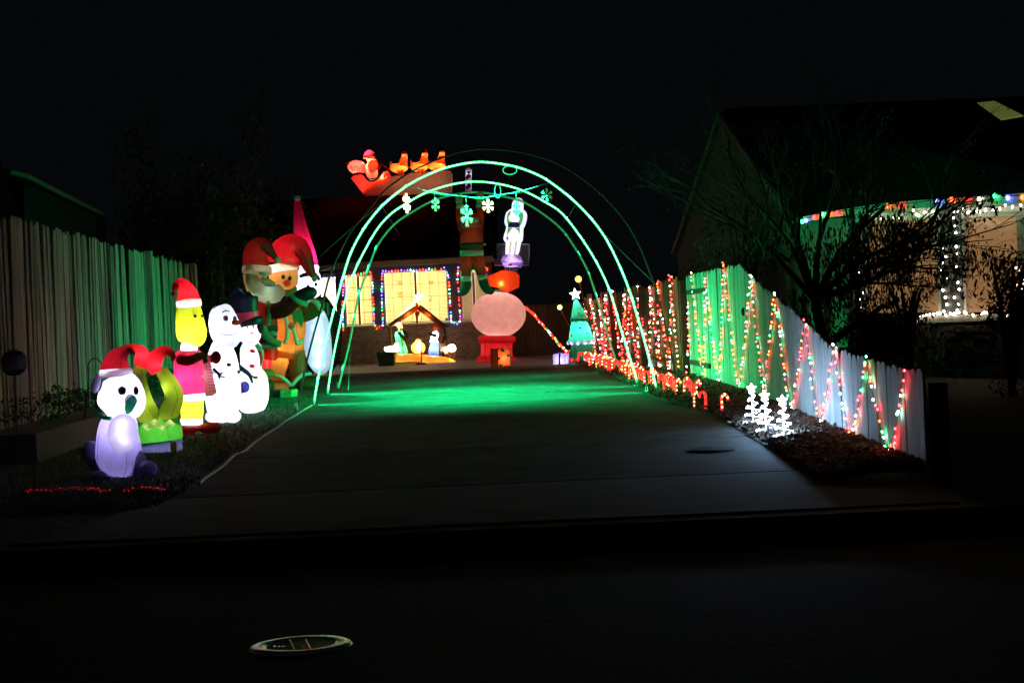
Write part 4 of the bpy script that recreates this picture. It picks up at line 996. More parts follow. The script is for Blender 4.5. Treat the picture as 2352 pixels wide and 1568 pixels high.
c.L(297, 990, 2.4, COOL); c.L(300, 1170, 1.0, (.66, .60, 1.0)); c.L(312, 1140, .05, (.9, .85, 1), -.19); c.L(305, 1200, .04, (.9, .85, 1), -.19); c.L(325, 1240, .03, (.9, .85, 1), -.19)
# --- upside-down elf legs
c = Fig('inflatable_elf_legs', 'upside-down inflatable yellow-green elf legs with curled red shoes', 'inflatable', za, 13.3, (590, 1325), 'inflatables on the lawn')
c.pf = 1.7
c.tb('leg', [(428, 755, 36), (422, 800, 40), (425, 880, 50), (440, 970, 62), (470, 1060, 74), (510, 1130, 70)], YG2, .9)
c.tb('leg', [(562, 790, 38), (600, 840, 50), (640, 920, 60), (645, 980, 62), (618, 1050, 66), (590, 1130, 72)], YG2, .9)
c.tb('shoe', [(430, 760, 42), (440, 715, 50), (435, 670, 46), (400, 645, 30), (350, 632, 20), (315, 640, 10)], RED, .9)
c.tb('shoe', [(535, 800, 40), (515, 750, 50), (535, 695, 48), (580, 660, 36), (620, 665, 26), (642, 700, 18), (630, 725, 8)], RED, .9)
c.tb('shorts', [(545, 1110, 120), (550, 1150, 145), (555, 1220, 150), (560, 1255, 140)], (.10, .58, .05), .8)
tr_ = []
zz = []
for i in range(13):
    x = 400+i*24.5; y = 1118+22*abs(((i+1) % 4)-2)
    zz.append((x, y, 16, -.24*math.sqrt(max(.05, 1-((x-547)/165)**2))))
c.tb('trim', zz, (.75, .85, .35), 1, k=1, n=8)
for q_ in zz[1::2]: c.L(q_[0], q_[1], .035, (1, 1, .8), q_[3]+.012)
c.tb('belt', [(560, 1245, 142), (563, 1272, 140)], (.10, .12, .40), .82, k=1, n=24)
c.tb('waist', [(565, 1270, 130), (568, 1300, 134), (570, 1325, 120)], (.22, .20, .5), .82, k=2, n=24)
c.sl('buckle', [(622, 1252), (662, 1250), (665, 1318), (624, 1320)], None, -.255, .02, m=mat('buckle_gold', (.5, .35, .05), .4))
for x, y, p_ in ((440, 690, .9), (525, 745, .9)): c.L(x, y, p_, (1, .8, .8))
c.L(600, 900, .55, (1, 1, .85)); c.L(450, 1000, .5, (1, 1, .85)); c.L(560, 1185, 1.1, (1, 1, .9)); c.L(560, 1298, .25, COOL)
# --- tall figure in a red suit
c = Fig('inflatable_figure', 'tall thin inflatable with a yellow-green head, red coat and hat', 'inflatable', za, 15.4, (770, 1195), 'inflatables on the lawn')
c.pf = 2.2
c.tb('head', [(743, 370, 78), (745, 410, 86), (752, 480, 96), (762, 550, 100), (765, 600, 80), (760, 625, 30)], YG, .85)
for x in (785, 830): c.el('eye', x, 430, 11 if x < 800 else 8, 9, None, 6, -.215 if x < 800 else -.16, m=mat('eye_green', (.12, .15, .02), .5))
c.tb('mouth', [(770, 560, 3, -.25), (800, 570, 3, -.24), (835, 555, 3, -.2)], None, m=mat('eye_green', (.12, .15, .02), .5), k=3, n=6)
c.tb('hat', [(742, 332, 75), (738, 295, 68), (722, 250, 52), (695, 218, 36), (662, 225, 24), (646, 265, 12)], RED, .9)
c.el('hat_brim', 744, 350, 80, 28, WHT, 74, 0, -.12)
c.el('pompom', 645, 288, 18, 18, (.4, .4, .42))
c.tb('collar', [(745, 605, 50), (745, 640, 55), (745, 668, 50)], WHT, .9, k=2)
c.tb('coat', [(745, 655, 70), (745, 690, 95), (748, 780, 102), (755, 880, 104), (760, 940, 92)], (.75, .02, .10), .85)
c.tb('hem', [(765, 935, 86), (765, 960, 92), (765, 982, 84)], WHT, .85, k=2)
c.tb('trousers', [(765, 975, 74), (765, 1040, 76), (765, 1100, 70)], YG, .85, k=2)
c.tb('cuff', [(762, 1095, 72), (762, 1118, 74), (762, 1140, 68)], WHT, .85, k=2)
c.el('shoe', 745, 1172, 60, 32, RED, 70, -.05, tr=.3); c.el('shoe', 880, 1160, 78, 36, RED, 60, -.05, tr=.3)
c.tb('arm', [(690, 715, 34, -.1), (740, 722, 34, -.24), (790, 705, 28, -.33), (830, 695, 20, -.36)], DRED, 1, tr=.3)
c.tb('glove', [(785, 694, 22, -.36), (830, 690, 24, -.38), (860, 705, 14, -.38)], (.25, .25, .03), 1, tr=.3)
for dx, dy in ((10, 22), (-4, 26), (22, 12)): c.tb('finger', [(845, 702, 9, -.39), (848+dx*.6, 715+dy*.5, 7, -.40), (850+dx, 715+dy, 4, -.40)], (.2, .2, .03), 1, k=2, n=8, tr=.3)
c.el('bauble', 920, 700, 34, 42, DRED, 34, -.2, tr=.3)
c.tb('sleeve', [(850, 735, 26, -.1), (890, 705, 26, -.15)], DRED, 1, tr=.3)
scp = [(832, 700), (880, 690), (892, 760), (905, 840), (928, 930), (900, 952), (852, 955), (842, 860), (834, 780)]
s_ = c.add('paper_list', ([c.pt(x, y, -.30) for x, y in scp], [tuple(range(len(scp)))]), fabric((.85, .42, .58), .8), smooth=False)
c.L(870, 820, .12, (1, .7, .85), -.22)
for i in range(10):
    y = 742+i*20; x0_ = 850+i*3.5
    for k in range(2 + i % 2): c.tb('scribble', [(x0_+k*16, y, 2, -.305), (x0_+k*16+11, y-3, 2, -.305)], None, k=1, n=4, m=mat('ink', (.12, .02, .05), .7), parent=s_)
for x, y in ((805, 735), (832, 835)): c.el('button', x, y, 13, 20, WHT, 10, -.2)
c.L(750, 560, 3.2, (1, 1, .85)); c.L(745, 640, 1.2); c.L(735, 830, 3.4, (1, .8, .9)); c.L(765, 960, 1.3, (1, .95, 1)); c.L(765, 1050, .9, (1, 1, .9)); c.L(745, 300, 1.0, (1, .85, .85)); c.L(762, 1118, .5)
# --- round-headed snowman
c = Fig('inflatable_snowman', 'glowing white inflatable snowman without a hat and with a red nose', 'inflatable', za, 17.0, (965, 1125), 'inflatables on the lawn')
c.pf = 1.2
SN_ = (.93, .94, .98)
c.tb('head', [(950, 362, 30), (955, 380, 66), (962, 430, 88), (975, 500, 102), (995, 570, 96), (1000, 625, 60), (1000, 640, 20)], SN_, .9)
c.tb('torso', [(965, 600, 60), (960, 660, 84), (965, 730, 98), (975, 800, 100)], SN_, .9)
c.tb('base', [(975, 780, 80), (970, 840, 110), (965, 930, 120), (965, 1000, 112), (962, 1060, 100)], SN_, .9)
for x in (905, 960, 1030): c.el('foot', x, 1085, 56, 42, SN_, 60, -.05)
c.tb('nose', [(1020, 474, 15, -.2), (1055, 474, 17, -.25), (1085, 478, 8, -.27)], (.5, .05, .03), 1, tr=.3)
for x, rx in ((985, 13), (1045, 9)):
    e = c.el('eye', x, 446, rx+5, 20, None, 6, -.235 if x < 1000 else -.19, m=mat('eye_pale', (.55, .6, .75), .5)); c.el('pupil', x+3, 449, rx*.55, 9, None, 5, -.255 if x < 1000 else -.205, m=mat('pupil_blue', (.05, .07, .25), .5), parent=e)
c.tb('brow', [(962, 408, 3, -.2), (985, 395, 4, -.21), (1010, 402, 3, -.22)], None, k=2, n=6, m=mat('brow_blue', (.12, .14, .4), .6))
c.tb('mouth', [(950, 540, 3, -.22), (985, 556, 3, -.26), (1030, 552, 3, -.25), (1062, 535, 3, -.2)], None, k=3, n=6, m=mat('mouth_blue', (.45, .5, .75), .6))
c.el('button', 1005, 748, 17, 12, None, 8, -.27, m=BLK)
for pts in ([(905, 775, 10, -.25), (930, 800, 9, -.28), (950, 822, 8, -.3)], [(945, 812, 6, -.3), (965, 800, 4, -.3)], [(948, 820, 6, -.3), (946, 845, 4, -.3)], [(935, 812, 6, -.3), (938, 835, 4, -.3)], [(955, 825, 5, -.3), (985, 832, 3, -.3)]):
    c.tb('twig_arm', pts, None, k=2, n=7, m=mat('twig_purple', (.04, .03, .07), .7))
c.L(975, 500, 4.2, COOL); c.L(965, 720, 7, COOL); c.L(965, 930, 9, COOL)
for x in (905, 965, 1030): c.L(x, 1095, .8, COOL, -.1)
# --- snowman with top hat
c = Fig('inflatable_snowman', 'glowing inflatable snowman with black top hat and red buttons', 'inflatable', za, 18.6, (1155, 1065), 'inflatables on the lawn')
c.pf = 1.2
c.tb('base', [(1150, 775, 60), (1155, 820, 95), (1158, 900, 108), (1155, 980, 106), (1150, 1040, 80), (1150, 1062, 40)], SN_, .9)
c.tb('torso', [(1145, 600, 50), (1150, 640, 70), (1152, 700, 74), (1150, 770, 68), (1150, 800, 60)], SN_, .9)
c.tb('head', [(1135, 472, 55), (1138, 510, 72), (1140, 550, 76), (1140, 590, 62), (1140, 612, 30)], SN_, .9)
hb = c.tb('hat', [(1105, 286, 60), (1102, 296, 90), (1104, 350, 92), (1112, 412, 84)], (.02, .02, .06), .9, k=2, n=24, tr=.3)
c.tb('hat_band', [(1114, 408, 86), (1118, 440, 84), (1122, 470, 86)], (.75, .06, .10), .9, k=1, n=24)
c.tb('hat_brim', [(1118, 466, 106), (1124, 482, 112), (1128, 500, 98)], (.015, .012, .03), .9, k=2, n=24, tr=.2)
c.el('hat_fold', 1208, 510, 26, 38, None, 30, -.02, m=BLK)
for x in (1126, 1165): c.tb('eye', [(x, 490, 4, -.26), (x+2, 510, 4, -.26)], None, k=1, n=6, m=BLK)
for x in (1118, 1157): c.tb('lash', [(x, 496, 2.5, -.262), (x+8, 488, 2.5, -.262)], None, k=1, n=5, m=BLK)
c.el('nose', 1155, 543, 13, 5, (.5, .12, .08), 10, -.27, tr=.3)
c.tb('mouth', [(1118, 601, 3, -.22), (1140, 604, 3, -.23), (1160, 601, 3, -.22)], None, k=2, n=6, m=mat('mouth_red', (.5, .02, .04), .6))
for x, y in ((1160, 660), (1156, 757)): c.el('button', x, y, 18, 13, RED, 8, -.255, .3, tr=.3)
c.tb('scarf', [(1185, 615, 14, -.15), (1208, 650, 18, -.15), (1222, 700, 20, -.12), (1216, 760, 16, -.12)], (.12, .45, .18), .6, tr=.4)
c.tb('scarf_stripe', [(1205, 655, 9, -.2), (1216, 700, 10, -.19), (1212, 745, 8, -.19)], (.6, .03, .05), .6, tr=.4)
c.tb('twig_arm', [(1055, 742, 12, -.32), (1090, 775, 15, -.34), (1140, 815, 13, -.35), (1158, 870, 6, -.35)], None, k=3, n=8, m=mat('twig_purple', (.04, .03, .07), .7))
c.tb('twig_arm', [(1140, 815, 8, -.35), (1165, 826, 5, -.35), (1190, 832, 4, -.35)], None, k=2, n=7, m=mat('twig_purple', (.04, .03, .07), .7))
c.el('heart', 1180, 832, 17, 11, RED, 8, -.34, tr=.3)
for x, y, rx, ry, ro in ((1035, 855, 30, 34, .3), (1062, 880, 42, 30, .5), (1108, 895, 34, 38, .2), (1075, 925, 36, 18, -.2)): c.el('mitten', x, y, rx, ry, (.10, .08, .48), 22, -.36, ro, tr=.35)
c.L(1140, 550, 2.6, COOL); c.L(1150, 700, 3.6, COOL); c.L(1155, 920, 10, COOL)
# --- hugging pair and penguin
c = Fig('inflatable_santa', 'dim green-tinted inflatable Santa reaching a long arm toward the gingerbread figure', 'inflatable', zb, 24.7, (250, 1440), 'inflatables on the lawn', ds=0.42)
c.pf = 1.5
c.tb('hat', [(210, 604, 86), (200, 560, 84), (200, 500, 72), (225, 462, 52), (270, 475, 44), (310, 520, 26), (335, 550, 16)], DRED, .9, tr=.35)
c.el('hat_brim', 210, 625, 96, 30, (.5, .55, .5), 90, 0, .05, tr=.25); c.el('pompom', 345, 560, 22, 24, (.45, .55, .35), tr=.25)
c.tb('face', [(207, 648, 86), (205, 690, 84), (215, 760, 70)], (.42, .30, .18), .9, tr=.35)
c.tb('beard', [(170, 650, 20, -.2), (195, 720, 50, -.3), (260, 780, 62, -.35), (330, 780, 62, -.3), (375, 750, 40, -.2)], (.38, .45, .36), .9, tr=.25)
c.tb('moustache', [(240, 690, 14, -.62), (285, 710, 26, -.66), (330, 720, 14, -.6)], (.5, .56, .48), .9, tr=.25)
c.el('brow', 250, 655, 26, 10, (.5, .56, .45), 10, -.62, .4, tr=.25); c.el('ear', 160, 680, 14, 26, (.42, .34, .2), 10, -.35, tr=.3)
c.el('eye', 250, 683, 10, 12, None, 6, -.63, m=BLK); c.el('eye', 284, 680, 8, 11, None, 6, -.60, m=BLK)
c.tb('body', [(225, 820, 62), (235, 870, 90), (240, 960, 105), (245, 1060, 100), (255, 1120, 80)], DRED, .9, tr=.35)
c.tb('trim', [(282, 835, 15, -.6), (292, 900, 16, -.66), (285, 990, 15, -.68)], (.4, .5, .38), 1, tr=.3)
c.tb('arm', [(300, 900, 52, -.3), (380, 890, 52, -.7), (440, 850, 46, -1.0), (485, 810, 36, -1.15)], DRED, 1, tr=.3)
c.tb('cuff', [(440, 790, 20, -1.2), (485, 830, 24, -1.3), (545, 862, 16, -1.2)], (.42, .55, .40), 1, tr=.3)
c.tb('mitten', [(480, 800, 36, -1.2), (530, 785, 42, -1.3), (575, 770, 40, -1.3), (595, 755, 18, -1.25)], None, 1, m=BLK)
c.tb('belt', [(246, 1000, 102), (248, 1030, 102)], None, .92, k=1, n=24, m=BLK)
c.el('buckle', 320, 1045, 26, 16, (.6, .5, .45), 10, -.62, .3, tr=.3)
c.tb('arm', [(250, 1010, 26, -.6), (268, 1060, 30, -.75), (320, 1100, 24, -.8), (370, 1115, 22, -.75)], (.45, .36, .26), 1, tr=.3)
c.el('hem', 290, 1125, 80, 24, (.5, .55, .42), 60, -.3, tr=.3)
c.tb('leg', [(250, 1140, 55), (255, 1220, 55), (255, 1300, 50)], RED, 1, k=2); c.tb('leg', [(300, 1140, 50, -.1), (295, 1220, 45, -.1)], RED, 1, k=2)
c.el('boot', 270, 1310, 60, 36, (.55, .45, .15), 60, -.2); c.el('boot', 250, 1395, 76, 62, (.12, .06, .03), 60, 0, tr=.3)
c.L(225, 900, 1.4, (1, .8, .6)); c.L(262, 1210, 4, (1, .8, .8)); c.L(220, 720, 1.6, (1, .85, .6)); c.L(290, 775, .5, (.75, 1, .8), -.42); c.L(205, 540, 1.0, (1, .8, .6))
c = Fig('inflatable_gingerbread', 'orange-brown inflatable gingerbread figure with white icing and a big red hat', 'inflatable', zb, 25.3, (430, 1425), 'inflatables on the lawn', ds=0.3)
c.pf = 1.5
c.tb('head', [(382, 638, 100), (385, 655, 98), (392, 700, 92), (400, 745, 74), (405, 770, 30)], (.75, .33, .09), .9)
c.tb('hat', [(378, 592, 108), (390, 545, 116), (410, 500, 104), (445, 470, 84), (490, 480, 66), (525, 530, 54), (550, 600, 40), (575, 655, 24), (588, 682, 12)], (.58, .01, .018), .9)
c.el('hat_brim', 380, 615, 110, 30, (.9, .9, .92), None, 0, -.14)
c.el('pompom', 590, 680, 20, 26, (.4, .6, .42), tr=.4)
for x, y in ((384, 673), (428, 682)): c.el('eye', x, y, 13, 15, None, 8, -.86, m=BLK)
c.el('nose', 411, 713, 25, 23, (1, .22, .22), 16, -.92)
c.tb('beard_trim', [(380, 775, 20, -.6), (430, 778, 22, -.75), (470, 745, 16, -.55)], (.12, .5, .25), 1, tr=.4)
c.tb('body', [(420, 850, 70), (425, 900, 96), (430, 1000, 102), (425, 1090, 98), (420, 1170, 100), (415, 1210, 80)], TAN, .85)
c.tb('leg', [(375, 1160, 62), (355, 1240, 62), (340, 1320, 56), (335, 1380, 58)], TAN, .95)
c.tb('leg', [(470, 1160, 58), (475, 1240, 56), (480, 1310, 54), (490, 1390, 60)], TAN, .95)
c.el('foot', 335, 1400, 88, 46, (.45, .18, .06), 80, -.3); c.el('foot', 545, 1385, 80, 52, (.22, .10, .03), 80, -.1, tr=.3)
c.tb('arm', [(500, 925, 50), (560, 905, 52, -.3), (620, 860, 48, -.4), (655, 840, 24, -.4)], (.20, .16, .03), 1, tr=.3)
c.tb('icing', [(402, 935, 12, -.85), (412, 1000, 13, -.9), (412, 1070, 13, -.9), (392, 1112, 11, -.85)], None, 1, m=FELT)
c.tb('icing', [(448, 995, 12, -.9), (462, 1060, 13, -.88), (480, 1112, 13, -.82), (515, 1085, 12, -.6)], None, 1, m=FELT)
c.tb('icing', [(300, 1318, 10, -.5), (360, 1328, 12, -.72), (405, 1358, 13, -.72), (438, 1388, 13, -.7), (470, 1350, 13, -.7), (510, 1318, 12, -.6), (570, 1312, 10, -.4)], None, 1, k=2, m=FELT)
c.tb('icing', [(575, 830, 14, -.75), (610, 848, 18, -.8), (636, 905, 12, -.75)], None, 1, m=FELT)
c.sl('bow', [(440, 905), (500, 880), (518, 950), (505, 1010), (478, 965), (455, 990)], (.05, .5, .2), -.92, .06, tr=.4)
c.el('button', 438, 996, 23, 23, (.8, .4, .4), 12, -.95)
c.L(350, 640, 3.0, (1, .85, .6)); c.L(380, 1170, 6.5, (1, .82, .5)); c.L(420, 1000, 2.6, (1, .82, .5)); c.L(390, 520, 2.6, (1, .8, .8)); c.L(335, 1395, 1.6, (1, .85, .6))
c = Fig('inflatable_penguin', 'white-bellied inflatable penguin under a very tall pointed red hat', 'inflatable', zb, 29.0, (620, 1330), 'inflatables on the lawn', ds=0.3)
c.pf = 2.4
c.tb('hat', [(478, 170, 20), (485, 250, 32), (498, 350, 46), (515, 460, 63), (530, 550, 76), (534, 600, 82)], (.80, .015, .10), .9)
c.el('pompom', 478, 152, 25, 20, (.35, .7, .5), tr=.4)
c.tb('hat_brim', [(533, 592, 80), (537, 620, 84), (540, 648, 76)], WHT, .9, k=2)
c.tb('head', [(541, 645, 77), (550, 690, 84), (560, 740, 88), (565, 790, 68), (568, 815, 30)], (.85, .85, .92), .9)
c.el('ear', 490, 625, 20, 28, WHT, 14, -.3)
c.tb('cap_edge', [(498, 668, 12, -.7), (540, 655, 14, -.9), (590, 655, 14, -.9), (622, 690, 10, -.6)], None, 1, k=2, m=mat('hood_dark', (.02, .05, .04), .6))
c.tb('body', [(590, 820, 80), (610, 900, 112), (622, 1020, 126), (630, 1150, 122), (635, 1250, 104), (635, 1315, 60)], (.02, .03, .035), .45, tr=.1)
c.tb('belly', [(585, 880, 56, -.60), (595, 960, 84, -.68), (608, 1080, 92, -.7), (622, 1200, 84, -.68), (635, 1290, 50, -.6), (638, 1315, 14, -.5)], (.72, .85, .92), .5)
c.tb('scarf', [(545, 830, 16, -.95), (590, 830, 20, -1.0), (640, 850, 16, -.8)], (.2, .85, .5), 1, tr=.3)
for x, y in ((548, 735), (600, 722)): c.el('eye', x, y, 9, 12, None, 6, -.93, m=BLK)
c.el('beak', 575, 765, 18, 12, None, 30, -.95, m=mat('beak_dark', (.06, .04, .02), .5))
c.tb('flipper', [(690, 870, 26), (725, 960, 34), (742, 1060, 30), (735, 1180, 22), (715, 1250, 10)], (.02, .03, .03), .7, tr=.1)
c.tb('flipper_edge', [(682, 840, 12, -.3), (684, 900, 14, -.3), (680, 950, 10, -.3)], (.05, .35, .15), 1, tr=.3)
c.el('foot', 600, 1325, 44, 18, (.5, .25, .04), 60, -.4, tr=.2); c.el('foot', 680, 1325, 44, 18, (.5, .25, .04), 60, -.4, tr=.2)
c.L(525, 540, 6, (1, .8, 1)); c.L(538, 622, 1.5); c.L(560, 730, 4.5, COOL)

for y_, p_ in ((930, .5), (1010, .6), (1090, .7), (1170, .7), (1240, .5)): c.L(560+y_*.05, y_, p_, (.68, .86, 1.0), -.74)
# --- small boxes on the lawn
def cubebox(name, lab, z, d, pp, depth, m, m2=None, grp=None, rib=None, cat='gift box', power=0, pc=(1, 1, 1), skew=.08):
    f = Fig(name, lab, cat, z, d, pp[3], grp)
    q = [f.pt(*a) for a in pp]
    zlow = min(q[2].z, q[3].z)
    for a in q: a.z -= min(0, 0)
    f.add('box', extr(q, Vector((skew, depth, 0))), m, smooth=False)
    if rib:
        mx = (q[0]+q[1])/2; mb = (q[2]+q[3])/2; wv_ = (q[1]-q[0])*.07
        f.add('ribbon', extr([mx-wv_+Vector((0, -.006, .004)), mx+wv_+Vector((0, -.006, .004)), mb+wv_+Vector((0, -.006, 0)), mb-wv_+Vector((0, -.006, 0))], Vector((0, .004, 0))), rib, smooth=False)
        f.add('bow', join(ellip(mx+Vector((-.03, .02, .03)), .035, .02, .022, 10, 6, -.4), ellip(mx+Vector((.03, .02, .03)), .035, .02, .022, 10, 6, .4)), rib)
    if power: f.lamp((q[0]+q[2])/2+Vector((0, depth/2, 0)), power, pc)
    return f
cubebox('gift_box', 'dark blue and green gift box on the grass by the gingerbread figure', zb, 22.4, [(365, 1418), (438, 1416), (436, 1498), (366, 1500)], .16, mat('paper_green', (.10, .28, .10), .5, var=.4, scale=20))
f = cubebox('gift_box', 'small dark navy gift box left of the green one on the grass', zb, 22.5, [(310, 1420), (362, 1420), (362, 1502), (318, 1505)], .15, mat('paper_navy', (.03, .05, .09), .5))
# ================================================================ ROOF DISPLAY
c = Fig('inflatable_sleigh', 'glowing red sleigh with Santa and three reindeer on the roof ridge', 'inflatable', z4, 43.0, (735, 590), None, ds=0.3)
c.pf = 2.0
AMB = (1.0, .62, .30)
c.sl('ramp', [(272, 592), (330, 545), (430, 475), (540, 412), (760, 375), (1150, 343), (1185, 352), (1196, 372), (1190, 582), (700, 590)], (.62, .36, .24), .1, .5, tr=.5)
body_pts = [(140, 428), (165, 400), (250, 385), (300, 425), (350, 455), (420, 440), (470, 370), (520, 348), (545, 385), (535, 430), (430, 478), (330, 545), (275, 592), (245, 560), (200, 500)]
c.sl('sleigh', body_pts, (.85, .06, .05), -.25, .75, tr=.6)
c.tb('runner', [(275, 585, 12, -.32), (330, 535, 13, -.34), (430, 475, 13, -.34), (520, 438, 14, -.34), (542, 395, 14, -.34), (505, 385, 13, -.34), (485, 420, 10, -.34)], (1, .55, .08), 1)
c.tb('rim', [(150, 395, 10, -.3), (210, 375, 12, -.32), (270, 385, 13, -.32), (320, 440, 13, -.34), (370, 452, 11, -.34), (430, 415, 12, -.34), (475, 345, 12, -.34)], None, 1, m=mat('garland_dark', (.03, .07, .02), .8))
c.el('sack', 205, 312, 98, 72, (.80, .05, .06), 60, 0, .15)
for i in range(6): c.tb('stripe', [(135+i*26, 300-i*3, 6, -.75), (150+i*26, 330+i*2, 7, -.82), (165+i*22, 362, 6, -.7)], (1, .5, .12), 1, k=2)
c.el('bauble', 108, 280, 20, 24, (.5, .01, .03), 20, tr=.4)
c.tb('coat', [(360, 250, 30), (355, 300, 58), (360, 360, 62), (365, 420, 50)], (.85, .08, .08), .9)
c.el('face', 350, 232, 46, 48, (1, .66, .38), 40, -.15); c.el('beard', 372, 295, 52, 62, (1, .78, .48), 40, -.35, -.2)
c.tb('hat', [(325, 215, 50), (325, 180, 48), (340, 158, 26), (380, 180, 14)], (.85, .02, .06), .9); c.el('hat_brim', 330, 212, 58, 16, (.9, .25, .22), 50, -.1, .1); c.el('pompom', 408, 240, 16, 14, (1, .6, .45), 14, -.3)
c.tb('arm', [(400, 330, 18, -.3), (425, 318, 17, -.4), (445, 298, 15, -.4)], (.85, .08, .08), 1); c.el('hand', 445, 282, 18, 20, (.7, .15, .08), 16, -.6)
c.L(350, 290, 26, (1, .75, .35)); c.L(205, 330, 22, (1, .6, .3)); c.L(290, 490, 8, (1, .65, .4), 1.0); c.L(350, 232, 1.6, (1, .8, .5), -.15); c.L(372, 300, 2.4, (1, .8, .5), -.35); c.L(470, 410, 9, (1, .7, .3)); c.L(325, 190, 8, (1, .7, .5))
for i, (dx, dy) in enumerate(((0, 0), (212, -12), (392, -22))):
    c.tb('reindeer', [(560+dx, 300+dy, 30), (600+dx, 318+dy, 46), (650+dx, 320+dy, 54), (700+dx, 305+dy, 50), (735+dx, 300+dy, 26)], (.75, .13, .03), .9, tr=.6)
    n_ = c.tb('neck', [(680+dx, 300+dy, 44, -.2), (690+dx, 250+dy, 40, -.15), (702+dx, 200+dy, 30), (700+dx, 170+dy, 28)], (1, .40, .10), .9)
    c.tb('head', [(675+dx, 158+dy, 20), (695+dx, 160+dy, 32), (715+dx, 172+dy, 22)], (.35, .03, .02), .9, tr=.4)
    for s_ in ((-22, 128), (5, 122), (18, 135)): c.tb('antler', [(694+dx, 145+dy, 7), (690+dx+s_[0], s_[1]+dy, 8)], (.35, .04, .02), 1, k=1, n=6, tr=.4)
    for lx in (638, 672): c.tb('leg', [(lx+dx, 340+dy, 18, -.2), (lx+6+dx, 370+dy, 15, -.2), (lx+2+dx, 405+dy-abs(dx)*.08, 12, -.1)], (.9, .45, .28), 1)
    c.el('tail', 552+dx, 270+dy, 12, 30, (.45, .12, .05), 10, tr=.4)
    c.L(682+dx, 278+dy, 11, (1, .75, .3))
    c.L(690+dx, 195+dy, .8, (1, .5, .25)); c.L(610+dx, 318+dy, 2.2, (1, .6, .3))
c.tb('harness', [(475, 290, 5), (560, 350, 5), (600, 365, 5)], (.6, .02, .03), 1, k=1)
for x_, p_ in ((480, .9), (640, 1.2), (800, 1.3), (960, 1.3), (1110, 1.2)): c.L(x_, 475, p_, (1, .62, .45)).location = c.pt(x_, 475, 1.3)-c.loc
c = Fig('striped_pole', 'dim red and white striped pole with a dark red ball on top', 'decoration', z4, 43.2, (1372, 560))
c.tb('pole', [(1372, 340, 33), (1370, 560, 33)], (.45, .42, .55), 1, k=1, n=16, tr=.5)
for i in range(2): c.tb('stripe', [(1345, 440+i*105, 7, -.3), (1360, 415+i*105, 22, -.3), (1390, 390+i*105, 20, -.3)], (.55, .02, .04), 1, k=2, tr=.4)
c.el('ball', 1376, 275, 62, 62, (.09, .01, .012), 60, tr=.3); c.el('cap', 1366, 225, 36, 20, (.06, .08, .03), 30, tr=.2)
c.el('face_mark', 1375, 365, 20, 12, None, 10, -.42, m=BLK); c.L(1372, 385, 1.4, (.85, .85, 1)); c.L(1372, 500, .8, (.85, .8, 1))
# ================================================================ HANGING SUIT
c = Fig('hanging_santa', 'red-suited figure hanging by its mittens from the rear arch, boots down', 'inflatable', z4, 24.7, (1400, 1620))
FW = mat('white_felt', (.70, .72, .68), .9, var=.08, scale=20, bump=.3); FR = fabric((.60, .07, .025), .45); FG = mat('boot_felt', (.035, .10, .06), .8, var=.2)  # boot and belt green is arch light painted into the colour
for x, y, p_ in ((1400, 900, .2), (1400, 1060, .25), (1345, 1320, .11), (1485, 1320, .11), (1290, 840, .05), (1488, 830, .05)): c.L(x, y, p_, (1, .8, .45))  # weak lamps added inside to lift the suit's red
c.tb('mitten', [(1266, 585, 20), (1268, 620, 34), (1272, 670, 36), (1278, 705, 32)], None, .8, m=FW); c.el('thumb', 1300, 650, 12, 26, None, m=FW, dd=-.05)
c.tb('mitten', [(1492, 560, 26), (1494, 600, 38), (1492, 660, 40), (1488, 700, 36)], None, .8, m=FW)
c.tb('cuff', [(1280, 692, 38), (1280, 745, 42)], None, .8, k=1, m=FW); c.tb('cuff', [(1486, 690, 42), (1486, 735, 42)], None, .8, k=1, m=FW)
c.tb('sleeve', [(1278, 740, 40), (1285, 830, 46), (1310, 930, 52), (1345, 1000, 60)], None, .8, m=FR)
c.tb('sleeve', [(1488, 730, 40), (1490, 830, 42), (1478, 930, 52), (1455, 1000, 60)], None, .8, m=FR)
c.tb('coat', [(1390, 790, 50), (1395, 850, 92), (1400, 930, 115), (1402, 1050, 122), (1404, 1180, 120)], None, .6, m=FR)
c.tb('hat_band', [(1340, 872, 20, -.12), (1400, 868, 28, -.22), (1460, 862, 24, -.15)], None, 1, m=FW)
for i in range(7):
    x = 1310+i*28; c.tb('hair', [(x, 885, 3, -.2), (x-8+i*3, 920, 3, -.25), (x+10, 945-(i % 2)*10, 2.5, -.25), (x+22, 925, 2, -.25)], None, 1, k=3, n=5, m=FW)
c.tb('belt', [(1402, 1102, 123), (1403, 1150, 123)], None, .62, k=1, n=24, m=FG); c.el('belt_end', 1538, 1117, 17, 12, None, m=FW)
c.tb('hem', [(1404, 1182, 124), (1405, 1240, 123)], None, .62, k=1, n=24, m=FW)
c.tb('leg', [(1345, 1238, 60), (1345, 1330, 58), (1345, 1400, 52), (1345, 1460, 50)], None, .9, m=FR); c.tb('leg', [(1465, 1238, 62), (1482, 1330, 58), (1500, 1400, 54), (1512, 1440, 50)], None, .9, m=FR)
c.tb('cuff', [(1345, 1452, 52), (1345, 1508, 51)], None, .9, k=1, m=FW); c.tb('cuff', [(1508, 1438, 52), (1518, 1488, 50)], None, .9, k=1, m=FW)
c.tb('boot', [(1350, 1505, 50), (1350, 1550, 52), (1325, 1600, 48), (1285, 1630, 32), (1262, 1632, 14)], None, .9, m=FG); c.tb('boot', [(1520, 1485, 50), (1535, 1540, 50), (1565, 1590, 44), (1605, 1612, 30), (1635, 1605, 12)], None, .9, m=FG)
